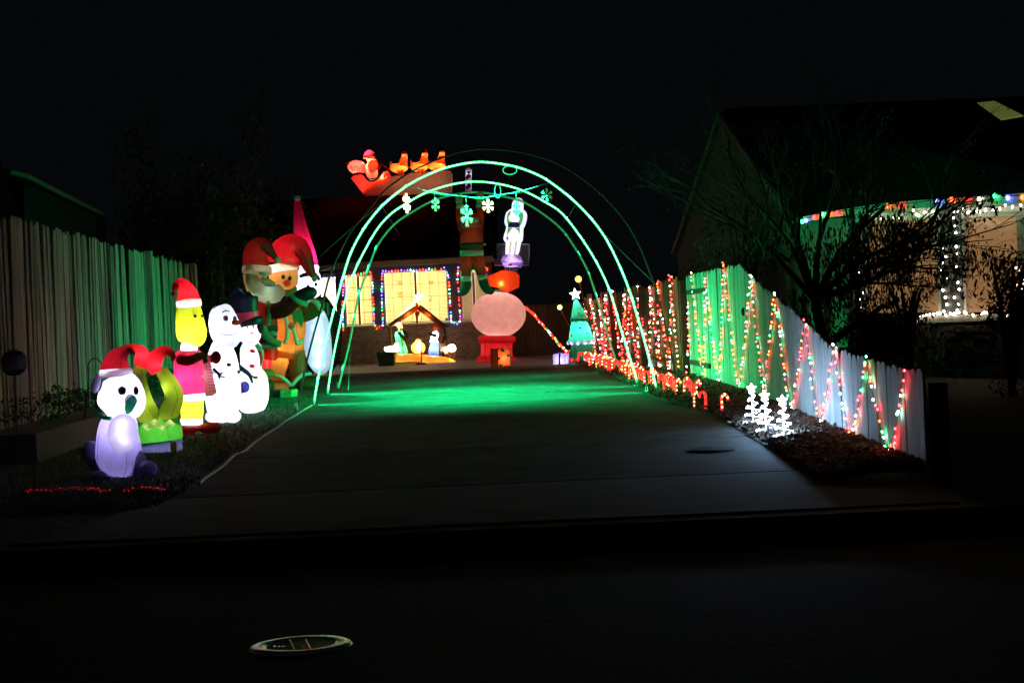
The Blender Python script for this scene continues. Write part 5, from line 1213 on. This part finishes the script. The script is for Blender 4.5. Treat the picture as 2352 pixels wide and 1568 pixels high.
# ================================================================ BASKETBALL HOOP AND ELF PANEL
c = Fig('basketball_hoop', 'clear basketball backboard with hoop and net above the snow globe', 'basketball hoop', ze, 38.0, (470, 1500))
c.o.location.z = 0; 
def relz(f): pass
brd = [(120, 1062), (812, 1062), (820, 1075), (818, 1325), (803, 1345), (803, 1478), (130, 1478), (128, 1345), (114, 1325), (112, 1075)]
c.loc = Vector((c.loc.x, c.loc.y, 0)); c.o.location = c.loc
c.sl('backboard', brd, None, 0, .03, m=mat('smoked_board', (.05, .045, .05), .35, var=.15))
edge = brd+[brd[0]]
c.tb('board_edge', [(x, y, 9, -.015) for x, y in edge], None, 1, k=1, n=6, m=mat('board_edge', (.8, .75, .85), .5))
c.tb('arc_mark', [(x, y, 9, -.01) for x, y in arc(465, 1300, 290, 220, 10, 170, 14)], None, 1, k=1, n=6, m=mat('arc_black', (.01, .01, .012), .5))
c.tb('target_mark', [(300, 1330, 5, -.012), (300, 1215, 5, -.012), (630, 1215, 5, -.012), (630, 1330, 5, -.012)], None, 1, k=1, n=6, m=MATS['board_edge'])
c.tb('maker_mark', [(690, 1425, 7, -.012), (758, 1425, 7, -.012)], None, 1, k=1, n=6, m=mat('mark_grey', (.2, .18, .22), .5))
rc = c.pt(465, 1425, -.35); rr = 165*c.k
c.add('rim', tube([rc+Vector((rr*math.cos(a), rr*.9*math.sin(a), 0)) for a in [2*math.pi*i/24 for i in range(24)]], .012, 6, closed=True), mat('rim_orange', (.5, .12, .03), .5))
ng = []
for i in range(14):
    for s_ in (-1, 1):
        pts = []
        for j in range(6):
            a = 2*math.pi*(i+s_*j*.5)/14; r = rr*(1-.09*j); pts.append(rc+Vector((r*math.cos(a), r*.9*math.sin(a), -.075*j)))
        ng.append(tube(pts, .004, 4))
c.add('net', join(*ng), mat('net_cord', (.35, .3, .3), .8))
pb = c.pt(475, 1400, .3); c.add('pole', tube([Vector((pb.x, pb.y, 0)), Vector((pb.x, pb.y, pb.z)), c.pt(470, 1300, .05)], .045, 10), mat('hoop_pole', (.06, .06, .07), .5))
ex = Fig('elf_panel', 'backlit elf figure panel in green coat standing on a lavender dome', 'light-up figure', ze, 37.5, (475, 1500))
lw = glow('lit_white_panel', (.80, .78, 1.0), 1.25, (.8, .8, .85))
sil = arc(598, 250, 108, 100, -10, 180, 12)
sil = [(706, 300), (708, 250), (690, 205), (650, 165), (610, 150), (565, 165), (520, 195), (490, 240), (478, 300), (472, 365), (420, 395), (370, 440), (345, 520), (332, 620), (345, 680), (370, 715), (355, 790), (325, 880), (312, 950), (325, 990), (358, 1030), (352, 1150), (350, 1262), (420, 1290), (440, 1380), (590, 1380), (600, 1262), (632, 1180), (655, 1040), (690, 990), (700, 900), (705, 760), (740, 690), (770, 590), (778, 500), (755, 430), (705, 385)]
ex.sl('panel', sil, None, 0, .05, m=lw)
def pr(name, pts, col, e=.55, lift=-.012): return ex.sl(name, pts, None, lift, .012, m=glow('print_%s_%.2f_%.2f_%.2f' % (name, *col), col, e, col))
pr('coat', [(420, 425), (460, 410), (450, 470), (415, 540), (430, 590), (465, 620), (430, 640), (405, 680), (385, 640), (378, 560), (390, 480)], (.16, .62, .10))
pr('coat', [(640, 440), (690, 440), (706, 520), (690, 600), (660, 680), (640, 700), (600, 640), (620, 560), (600, 500)], (.12, .72, .30))
pr('coat', [(400, 740), (495, 740), (450, 790), (405, 860), (385, 900), (388, 820)], (.18, .60, .10)); pr('coat', [(515, 740), (635, 742), (628, 880), (600, 800), (560, 765)], (.14, .62, .14))
pr('belt', [(405, 655), (460, 625), (600, 630), (636, 660), (632, 735), (400, 735)], (.015, .03, .14), .3, -.018)
ex.tb('buckle', [(482, 662, 5, -.03), (552, 664, 5, -.03), (550, 722, 5, -.03), (480, 720, 5, -.03), (482, 662, 5, -.03)], None, 1, k=1, n=6, m=mat('buckle_silver', (.6, .6, .65), .4))
pr('face', arc(570, 290, 62, 78, 0, 345, 20), (.55, .62, .80), .85); pr('hat', arc(620, 190, 62, 36, 10, 350, 16), (.60, .52, .95), .85, -.015)
ex.tb('hat_edge', [(515, 290, 5, -.02), (520, 225, 5, -.02), (560, 190, 5, -.02), (640, 210, 5, -.02), (690, 225, 4, -.02)], None, 1, k=3, n=6, m=mat('hat_edge_blue', (.08, .12, .3), .5))
pr('collar', [(520, 400), (560, 385), (640, 400), (610, 470), (560, 500), (530, 460)], (.35, .95, .65), .8)
pr('hand', arc(465, 555, 52, 55, 0, 345, 14), (.9, .88, 1.0), 1.3, -.02); pr('hand', arc(575, 565, 52, 58, 0, 345, 14), (.9, .88, 1.0), 1.3, -.02)
pr('tail', [(385, 890), (415, 975), (368, 968), (375, 920)], (.02, .05, .16), .3)
pr('leg', [(440, 1000), (478, 1010), (445, 1290), (412, 1290)], (.80, .72, .55), .75); pr('leg', [(545, 1010), (585, 1010), (545, 1290), (505, 1300)], (.80, .72, .55), .75)
for x in (412, 520): ex.tb('shoe', [(x, 1300, 22, -.03), (x+2, 1350, 27, -.03), (x+(40 if x > 500 else 0), 1376, 17, -.03)], None, 1, k=2, m=mat('navy_shoe', (.01, .012, .03), .4))
ex.tb('dome', [(475, 1262, 90), (475, 1300, 165), (475, 1370, 205), (475, 1430, 212), (470, 1448, 190)], (.72, .55, .92), .6)
ex.tb('tray', [(465, 1420, 175, -.05), (465, 1470, 160, -.05), (465, 1505, 120, -.05)], (.80, .62, .92), .6)
ex.sl('tray_label', [(405, 1448), (480, 1448), (480, 1482), (405, 1482)], None, -.22, .02, m=mat('label_orange', (.4, .12, .03), .5))
ex.L(475, 1390, 3.2, (.8, .7, 1)); ex.L(465, 1460, 1.6, (.9, .7, 1))
# ================================================================ SNOW GLOBE
c = Fig('inflatable_snow_globe', 'giant pink inflatable snow globe on a red base with a glowing red top', 'inflatable', z3, 34.5, (1925, 1325), ds=0.56)
c.pf = 1.5
c.tb('top_knot', [(1985, 344, 12), (1988, 372, 125), (1992, 402, 172), (1994, 512, 170), (1988, 544, 72), (1978, 556, 50)], (1, .13, .03), .8, k=1, n=20)
c.tb('neck_band', [(1965, 546, 58), (1962, 574, 60)], (.10, .40, .16), .9, k=1, tr=.4)
c.add('globe', ellip(c.pt(1945, 805), 286*c.k, 270*c.k, 238*c.k, 40, 24), fabric((.62, .40, .36), .42))
c.tb('base', [(1925, 1022, 150), (1925, 1035, 190), (1925, 1062, 202), (1925, 1090, 190), (1925, 1102, 168), (1925, 1180, 164), (1925, 1236, 172), (1925, 1250, 196), (1925, 1285, 212), (1925, 1318, 196), (1925, 1330, 150)], (.62, .02, .03), .9, k=3, n=28, tr=.55)
for pts in ([(1840, 1110), (1805, 1110), (1802, 1225), (1828, 1225)], [(2010, 1122), (2050, 1125), (2052, 1150)]):
    c.tb('corner_mark', [(x, y, 4, -.64) for x, y in pts], (.8, .4, .4), 1, k=1, n=5, tr=.3)
c.L(1975, 478, 1.5, (1, .8, .35), -.50); c.L(1960, 620, 1.6, (1, .3, .15)); c.L(1990, 440, 1.8, (1, .5, .25)); c.L(1925, 1170, 5, (1, .6, .5)); c.L(1945, 700, 15, (1, .72, .66)); c.L(1945, 900, 8, (1, .72, .66)); c.L(1925, 1280, 2, (1, .6, .5))
# ================================================================ NATIVITY
c = Fig('inflatable_nativity', 'glowing inflatable nativity under an orange stable roof against the brick wall', 'inflatable', zn, 35.4, (880, 1395), ds=0.35)
c.pf = 3.0
c.tb('base', [(345, 1270, 60), (450, 1265, 78), (650, 1255, 70), (850, 1268, 66), (1050, 1290, 74), (1250, 1312, 70), (1400, 1335, 48), (1450, 1330, 20)], (.80, .36, .07), 1.6)
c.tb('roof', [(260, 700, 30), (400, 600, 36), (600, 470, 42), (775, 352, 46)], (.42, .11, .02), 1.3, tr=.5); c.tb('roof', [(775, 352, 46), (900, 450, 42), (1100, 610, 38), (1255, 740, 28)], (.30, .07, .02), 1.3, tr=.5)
c.tb('gable', [(770, 290, 20), (765, 360, 52), (760, 440, 50), (752, 540, 24), (752, 640, 22)], (.85, .30, .04), .9)
for A in ([(250, 670), (400, 560), (600, 425), (770, 318)], [(800, 318), (920, 405), (1100, 550), (1270, 690)]):
    c.tb('garland', [(x, y, 15, -.1) for x, y in A], None, 1.2, m=mat('garland_green', (.03, .13, .04), .8, var=.5, scale=60, bump=1))
c.el('garland_end', 1280, 690, 50, 20, (.10, .35, .06), 20, -.05, tr=.5)
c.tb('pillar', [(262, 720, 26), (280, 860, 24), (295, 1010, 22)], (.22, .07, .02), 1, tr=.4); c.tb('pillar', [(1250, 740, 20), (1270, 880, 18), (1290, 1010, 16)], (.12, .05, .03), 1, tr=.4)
stp = []
for i in range(10):
    a = math.radians(90+36*i); r = 92 if i % 2 == 0 else 42; stp.append((782+r*math.cos(a), 165-r*math.sin(a)))
c.sl('star', stp, None, -.05, .10, m=glow('star_warm', (1.0, .80, .36), 7.0, (1, .9, .6)))
c.sl('glare_streak', [(735, 205), (700, 225), (560, 360), (430, 500), (400, 545), (470, 500), (640, 360), (760, 250)], None, .0, .05, m=glow('glare_streak', (.75, 1.0, .62), 1.5, (.8, .9, .7)))  # glowing strip put in for a streak of glare and reflected light
# robed figure
c.tb('green_robe', [(430, 765, 30), (440, 790, 62), (440, 870, 84), (460, 960, 84), (480, 1080, 92), (490, 1190, 98)], (.06, .50, .16), .8)
c.tb('cape', [(500, 760, 20, -.1), (545, 820, 34, -.1), (575, 890, 26, -.1), (560, 940, 14, -.1)], (.12, .04, .03), .8, tr=.3)
c.el('face', 452, 715, 42, 52, (.85, .22, .05), 36); c.el('beard', 462, 752, 30, 24, (.10, .03, .02), 22, -.12, tr=.2)
c.tb('crown', [(425, 690, 56), (420, 655, 54), (418, 630, 52)], (.75, .35, .28), .8, k=2)
for x in (385, 420, 455): c.el('crown_point', x, 612, 14, 26, (.78, .45, .4), 12)
c.tb('arm', [(430, 800, 34, -.2), (480, 870, 34, -.35), (540, 900, 28, -.4), (575, 900, 20, -.4)], (.06, .55, .20), 1); c.el('hand', 582, 912, 22, 26, (.55, .16, .06), 18, -.4)
c.tb('staff', [(440, 810, 8, -.45), (475, 930, 9, -.45), (512, 1190, 10, -.4)], None, 1, m=mat('staff_brown', (.10, .03, .015), .7))
c.el('pouch', 525, 930, 36, 32, (.8, .02, .02), 26, -.5); c.tb('sash', [(540, 950, 10, -.5), (560, 1020, 9, -.5), (580, 1085, 8, -.5)], (.7, .02, .02), 1)
# baby in manger
c.el('manger', 775, 1075, 126, 108, (.95, .24, .02), 80, .05); c.tb('manger_foot', [(690, 1160, 14), (780, 1190, 24), (880, 1170, 14)], (.75, .1, .02), 1)
c.tb('swaddle', [(780, 980, 34, -.4), (785, 1050, 50, -.45), (790, 1120, 44, -.42), (795, 1180, 20, -.3)], (1, .75, .35), .8)
c.el('head', 778, 948, 48, 42, (1, .70, .45), 40, -.3); c.el('hair', 780, 930, 44, 26, (.8, .16, .05), 38, -.25)
# mary
c.tb('blue_dress', [(1075, 960, 66), (1065, 1020, 78), (1055, 1110, 88), (1050, 1215, 98)], (.10, .17, .45), .8, k=3)
c.tb('bodice', [(1090, 780, 30), (1085, 820, 62), (1070, 890, 74), (1065, 950, 72)], (.60, .62, .95), .8)
c.tb('waistband', [(1065, 940, 82), (1062, 985, 84)], (1, .72, .5), .8, k=1)
c.el('face', 1078, 735, 34, 44, (1, .42, .12), 30, -.08); c.el('hair', 1108, 725, 42, 52, (.28, .05, .02), 34, .02, tr=.4)
c.tb('veil', [(1120, 690, 24), (1160, 730, 32), (1190, 800, 36), (1215, 870, 22)], (.62, .40, .36), .8); c.tb('shawl', [(1000, 850, 26, -.3), (1050, 850, 30, -.45), (1100, 870, 24, -.4)], (.03, .03, .14), 1, tr=.3)
c.el('hand', 1000, 810, 26, 24, (.40, .08, .04), 18, -.3); c.el('arm', 1165, 920, 40, 56, (.55, .20, .12), 26, -.15)
# donkey and sheep
c.tb('donkey', [(1185, 1000, 40, .1), (1210, 1080, 62, .1), (1260, 1120, 70, .1), (1330, 1100, 60, .1)], (.42, .30, .24), .8, tr=.45); c.tb('donkey_head', [(1190, 1000, 30, .1), (1240, 900, 32, .1), (1270, 870, 18, .1)], None, .8, m=mat('donkey_dark', (.03, .035, .05), .7))
c.tb('donkey_leg', [(1215, 1140, 30), (1225, 1235, 24)], (.18, .10, .08), 1, k=1, tr=.3)
c.el('sheep', 1378, 1085, 72, 70, (1, .82, .6), 50, -.3); c.tb('sheep_leg', [(1340, 1130, 34, -.3), (1350, 1250, 28, -.3)], (.62, .42, .34), 1, k=1); c.tb('sheep_leg', [(1412, 1130, 32, -.3), (1410, 1262, 26, -.3)], (.62, .42, .34), 1, k=1)
c.tb('sheep', [(170, 1085, 26, -.3), (230, 1110, 52, -.3), (300, 1108, 56, -.3), (370, 1110, 50, -.3), (410, 1100, 30, -.3)], (1, .88, .72), .9); c.tb('sheep_head', [(360, 1090, 40, -.3), (385, 1040, 40, -.35), (375, 1000, 22, -.35)], (1, .86, .68), .9); c.tb('sheep_leg', [(372, 1140, 28, -.3), (372, 1225, 24, -.3)], (1, .8, .5), .9, k=1)
for x in (345, 415): c.el('ear', x, 1000, 10, 20, (1, .8, .6), 8, -.35, .4 if x > 400 else -.4)
W = (1, .82, .5)
c.L(280, 1108, 26, W).location = c.pt(285, 1108, -.3)-c.loc; c.L(385, 1050, 4, W).location = c.pt(383, 1045, -.34)-c.loc
c.L(1378, 1085, 20, W).location = c.pt(1378, 1085, -.3)-c.loc
c.L(440, 830, 3.2, (1, 1, .85)); c.L(475, 1100, 2.4, (.9, 1, .7)); c.L(452, 712, 1.6, W); c.L(420, 655, 1.5, W)
c.L(780, 1080, 14, W); c.L(785, 1060, 3, W).location = c.pt(785, 1060, -.42)-c.loc; c.L(778, 948, 1.2, W).location = c.pt(778, 950, -.3)-c.loc
c.L(1070, 900, 4.5, (1, .95, .9)); c.L(1055, 1090, 2.6, (.8, .9, 1)); c.L(1085, 735, 1.2, W); c.L(1260, 1110, 1.2, W)
for x in (420, 640, 900, 1150, 1350): c.L(x, 1270+(x > 1000)*35, .75, (1, .72, .38))
c.L(765, 400, 4, (1, .7, .3)); c.L(600, 480, 1.0, (1, .6, .3)); c.L(940, 490, .8, (1, .6, .3))
# lamps standing around
t = T('projector_stand', 'black light stand on a low base in front of the manger', 'stand', P(*zn(828, 1400), 34.4))
t.add('pole', tube([P(*zn(829, 1385), 34.4), P(*zn(829, 1000), 34.4)], .014, 8), BLK); t.add('base', join(ellip(P(*zn(780, 1390), 34.4), .09, .1, .06, 12, 8), ellip(P(*zn(880, 1388), 34.4), .07, .1, .06, 12, 8), tube([P(*zn(740, 1400), 34.4), P(*zn(915, 1400), 34.4)], .025, 8)), BLK)
c = Fig('planter_box', 'dark green square planter box beside the nativity base', 'planter', zn, 34.6, (190, 1410))
gp = mat('planter_green', (.02, .10, .03), .5, var=.2)
c.add('tub', extr([c.pt(30, 1150), c.pt(345, 1158), c.pt(340, 1412), (c.pt(72, 1412))], Vector((0, .5, 0))), gp, smooth=False)
c.add('rim', join(tube([c.pt(20, 1148, -.01), c.pt(350, 1156, -.01)], .012, 6), tube([c.pt(22, 1150, -.01), c.pt(62, 1412, -.01)], .008, 6)), mat('planter_rim', (.12, .2, .1), .5))
c.add('soil', leaves(c.pt(190, 1165, .25)+Vector((0, 0, -.03)), (.2, .2, .04), 200, .03, random.Random(3)), leaf_m, smooth=False)
foil = fabric((.85, .16, .05), .55); foils = fabric((.6, .5, .3), .5)
c = Fig('gift_box', 'foil-wrapped red and green gift box in front of the snow globe base', 'gift box', z3, 31.0, (1990, 1375))
q = [c.pt(1935, 1160), c.pt(2066, 1158), c.pt(2068, 1370), c.pt(1940, 1376)]
c.add('box', extr(q, Vector((-.02, .28, 0))), foil, smooth=False)
c.lamp((q[0]+q[2])/2+Vector((0, .12, 0)), 4.5, (1, .7, .4))  # lamp added inside to brighten the dark foil
for p_, r_ in (((1990, 1180), .05), ((1975, 1345), .06), ((2045, 1230), .04), ((1950, 1260), .035)): c.add('foil_patch', ellip(c.pt(*p_, -.012), r_, .008, r_*.6, 10, 6, .6), fabric((.05, .75, .2), .8))
c.add('side', extr([q[0]+Vector((-.003, 0, 0)), q[3]+Vector((-.003, 0, 0)), q[3]+Vector((-.16, .28, 0)), q[0]+Vector((-.16, .28, 0))], Vector((-.003, 0, 0))), foils, smooth=False)
c.add('ribbon', join(tube([q[0], q[1]], .01, 5), tube([q[1], q[2]], .01, 5), tube([q[3], q[0]], .012, 5)), mat('foil_green', (.1, .45, .15), .3, .6))
# ================================================================ CHRISTMAS TREE AND LIT GIFTS
c = Fig('inflatable_tree', 'inflatable green tree with white scalloped trim and lit star', 'inflatable', zt, 31.6, (865, 1275), None, ds=0.35)
c.pf = 1.5
TG = (.03, .46, .26)
c.tb('tier', [(860, 1275, 140), (862, 1240, 150), (855, 1150, 118), (852, 1060, 80)], (.02, .22, .10), .9, k=3, n=24, tr=.5)
c.tb('tier', [(850, 1105, 110), (850, 1085, 138), (840, 1000, 116), (828, 900, 88), (822, 840, 60)], TG, .9, k=3, n=24)
c.tb('tier', [(828, 880, 70), (826, 858, 94), (815, 780, 66), (800, 700, 36), (793, 640, 12)], (.03, .36, .20), .9, k=3, n=24)
sc_ = []
for i in range(13):
    a = math.pi*i/12; sc_.append((852-142*math.cos(a), 1090-8+16*math.sin(a)+(13 if i % 2 else -6)-i*2.5+12, 13, -1.9*.9*math.sin(a)*.5))
c.tb('scallop', sc_, (.70, .66, 1.0), 1, k=3, tr=.9)
for q_ in sc_[1:-1:2]: c.L(q_[0], q_[1], .10, (.85, .85, 1), q_[3])
c.tb('trim', [(832-98*math.cos(math.pi*i/8), 858+10*math.sin(math.pi*i/8)-i*1.5, 10, -.62*math.sin(math.pi*i/8)) for i in range(9)], (.22, .28, .26), 1, k=2, tr=.3)
for x, y, col in ((823, 792, (.5, .02, .02)), (840, 945, (.12, .16, .55)), (750, 1021, (.6, .4, .3)), (915, 997, (.8, .6, .5)), (785, 1158, (.3, .02, .03))):
    c.el('bauble', x, y, 12, 12, None, 8, -.68 if y < 900 else -.92 if y < 1100 else -1.0, m=mat('bauble_%.2f_%.2f' % (col[0], col[2]), col, .4))
stp = []
for i in range(10):
    a = math.radians(98+36*i); r = 66 if i % 2 == 0 else 30; stp.append((788+r*math.cos(a), 592-r*math.sin(a)))
c.sl('star', stp, None, -.03, .07, m=glow('tree_star', (1.0, .95, .72), 3.5, (1, 1, .8)))
c.L(890, 960, 9, (.85, 1, 1)); c.L(830, 1010, 3, (.85, 1, 1)); c.L(800, 690, 1.6, (.9, 1, 1)); c.L(880, 1190, .8, (.8, 1, .9)); c.L(810, 800, .9, (.9, 1, .9))
cubebox('gift_box', 'glowing pale violet gift box with purple ribbon beside the inflatable tree', zt, 30.2, [(556, 1218), (688, 1214), (684, 1356), (560, 1358)], .28, fabric((.62, .55, 1.0), .65), None, 'lit gift boxes', mat('purple_ribbon', (.12, .01, .30), .5), power=3.4, pc=(.75, .75, 1))
cubebox('gift_box', 'glowing pink gift box standing among the farthest candy canes', zt, 30.0, [(885, 1245), (968, 1240), (968, 1340), (888, 1345)], .20, fabric((.95, .35, .85), .65), None, 'lit gift boxes', mat('pink_ribbon', (.5, .05, .4), .5), power=3.0, pc=(1, .8, 1))
for x, y, x2, y2, r_, m_, lab, dd in ((820, 435, 905, 800, .075, glow('orange_lamp', (1.0, .34, .08), 4, (1, .7, .4)), 'brilliant orange lamp on a leaning pole above the tree star', 32.6), (625, 730, 740, 950, .055, glow('green_white_lamp', (.55, 1.0, .20), 5, (.9, 1, .7)), 'smaller yellow-green lamp on a stake left of the inflatable tree', 33.2)):
    t = T('garden_lamp', lab, 'lamp', Vector((P(*zt(x2, y2), dd).x, dd, 0)), 'garden lamps')
    t.add('globe', ellip(P(*zt(x, y), dd), r_, r_, r_, 14, 10), m_)
    t.add('pole', tube([P(*zt(x+12, y+35), dd), P(*zt(x2, y2), dd), Vector((P(*zt(x2+12, y2), dd).x+.05, dd, 0))], .02, 7), mat('lamp_pole', (.25, .10, .05), .6))
# fallen leaves on the concrete
ll = random.Random(12)
for bx, by, col, lab in ((1257, 901, (.35, .08, .03), 'orange leaf lying out on the green-lit concrete between the arches'), (1529, 906, (.02, .02, .015), 'black leaf beside the foot of the nearest lit arch'), (1652, 942, (.02, .02, .015), 'dark scrap of leaf on the concrete beside the front candy canes'), (1400, 876, (.3, .05, .03), 'small red leaf near the foot of the second lit arch'), (1330, 872, (.2, .08, .03), 'brown leaf on the driveway before the farthest candy canes')):
    p = G(bx, by, .016); t = T('fallen_leaf', lab, 'leaf', p, 'fallen leaves on the driveway')
    t.add('blade', ([p+Vector((-.05, 0, .0)), p+Vector((0, -.035, .012)), p+Vector((.055, .005, .004)), p+Vector((0, .03, .015))], [(0, 1, 2, 3)]), mat('leaf_%.2f' % col[0], col, .8), smooth=False)
mh = G(*zc(820, 1178), .014)
t = T('drain_cover', 'round dark drain cover set in the near right of the driveway', 'drain cover', mh)
t.add('cover', tube([mh, mh+Vector((0, 0, .004))], .17, 28), mat('drain_iron', (.012, .010, .009), .95, spec=0.05)); t.add('rim', tube([mh+Vector((.175*math.cos(a), .175*math.sin(a), 0)) for a in [2*math.pi*i/28 for i in range(28)]], .008, 5, closed=True), mat('drain_rim', (.05, .035, .03), .9, spec=0.1))
for m_ in bpy.data.materials: pass
bpy.context.view_layer.update()
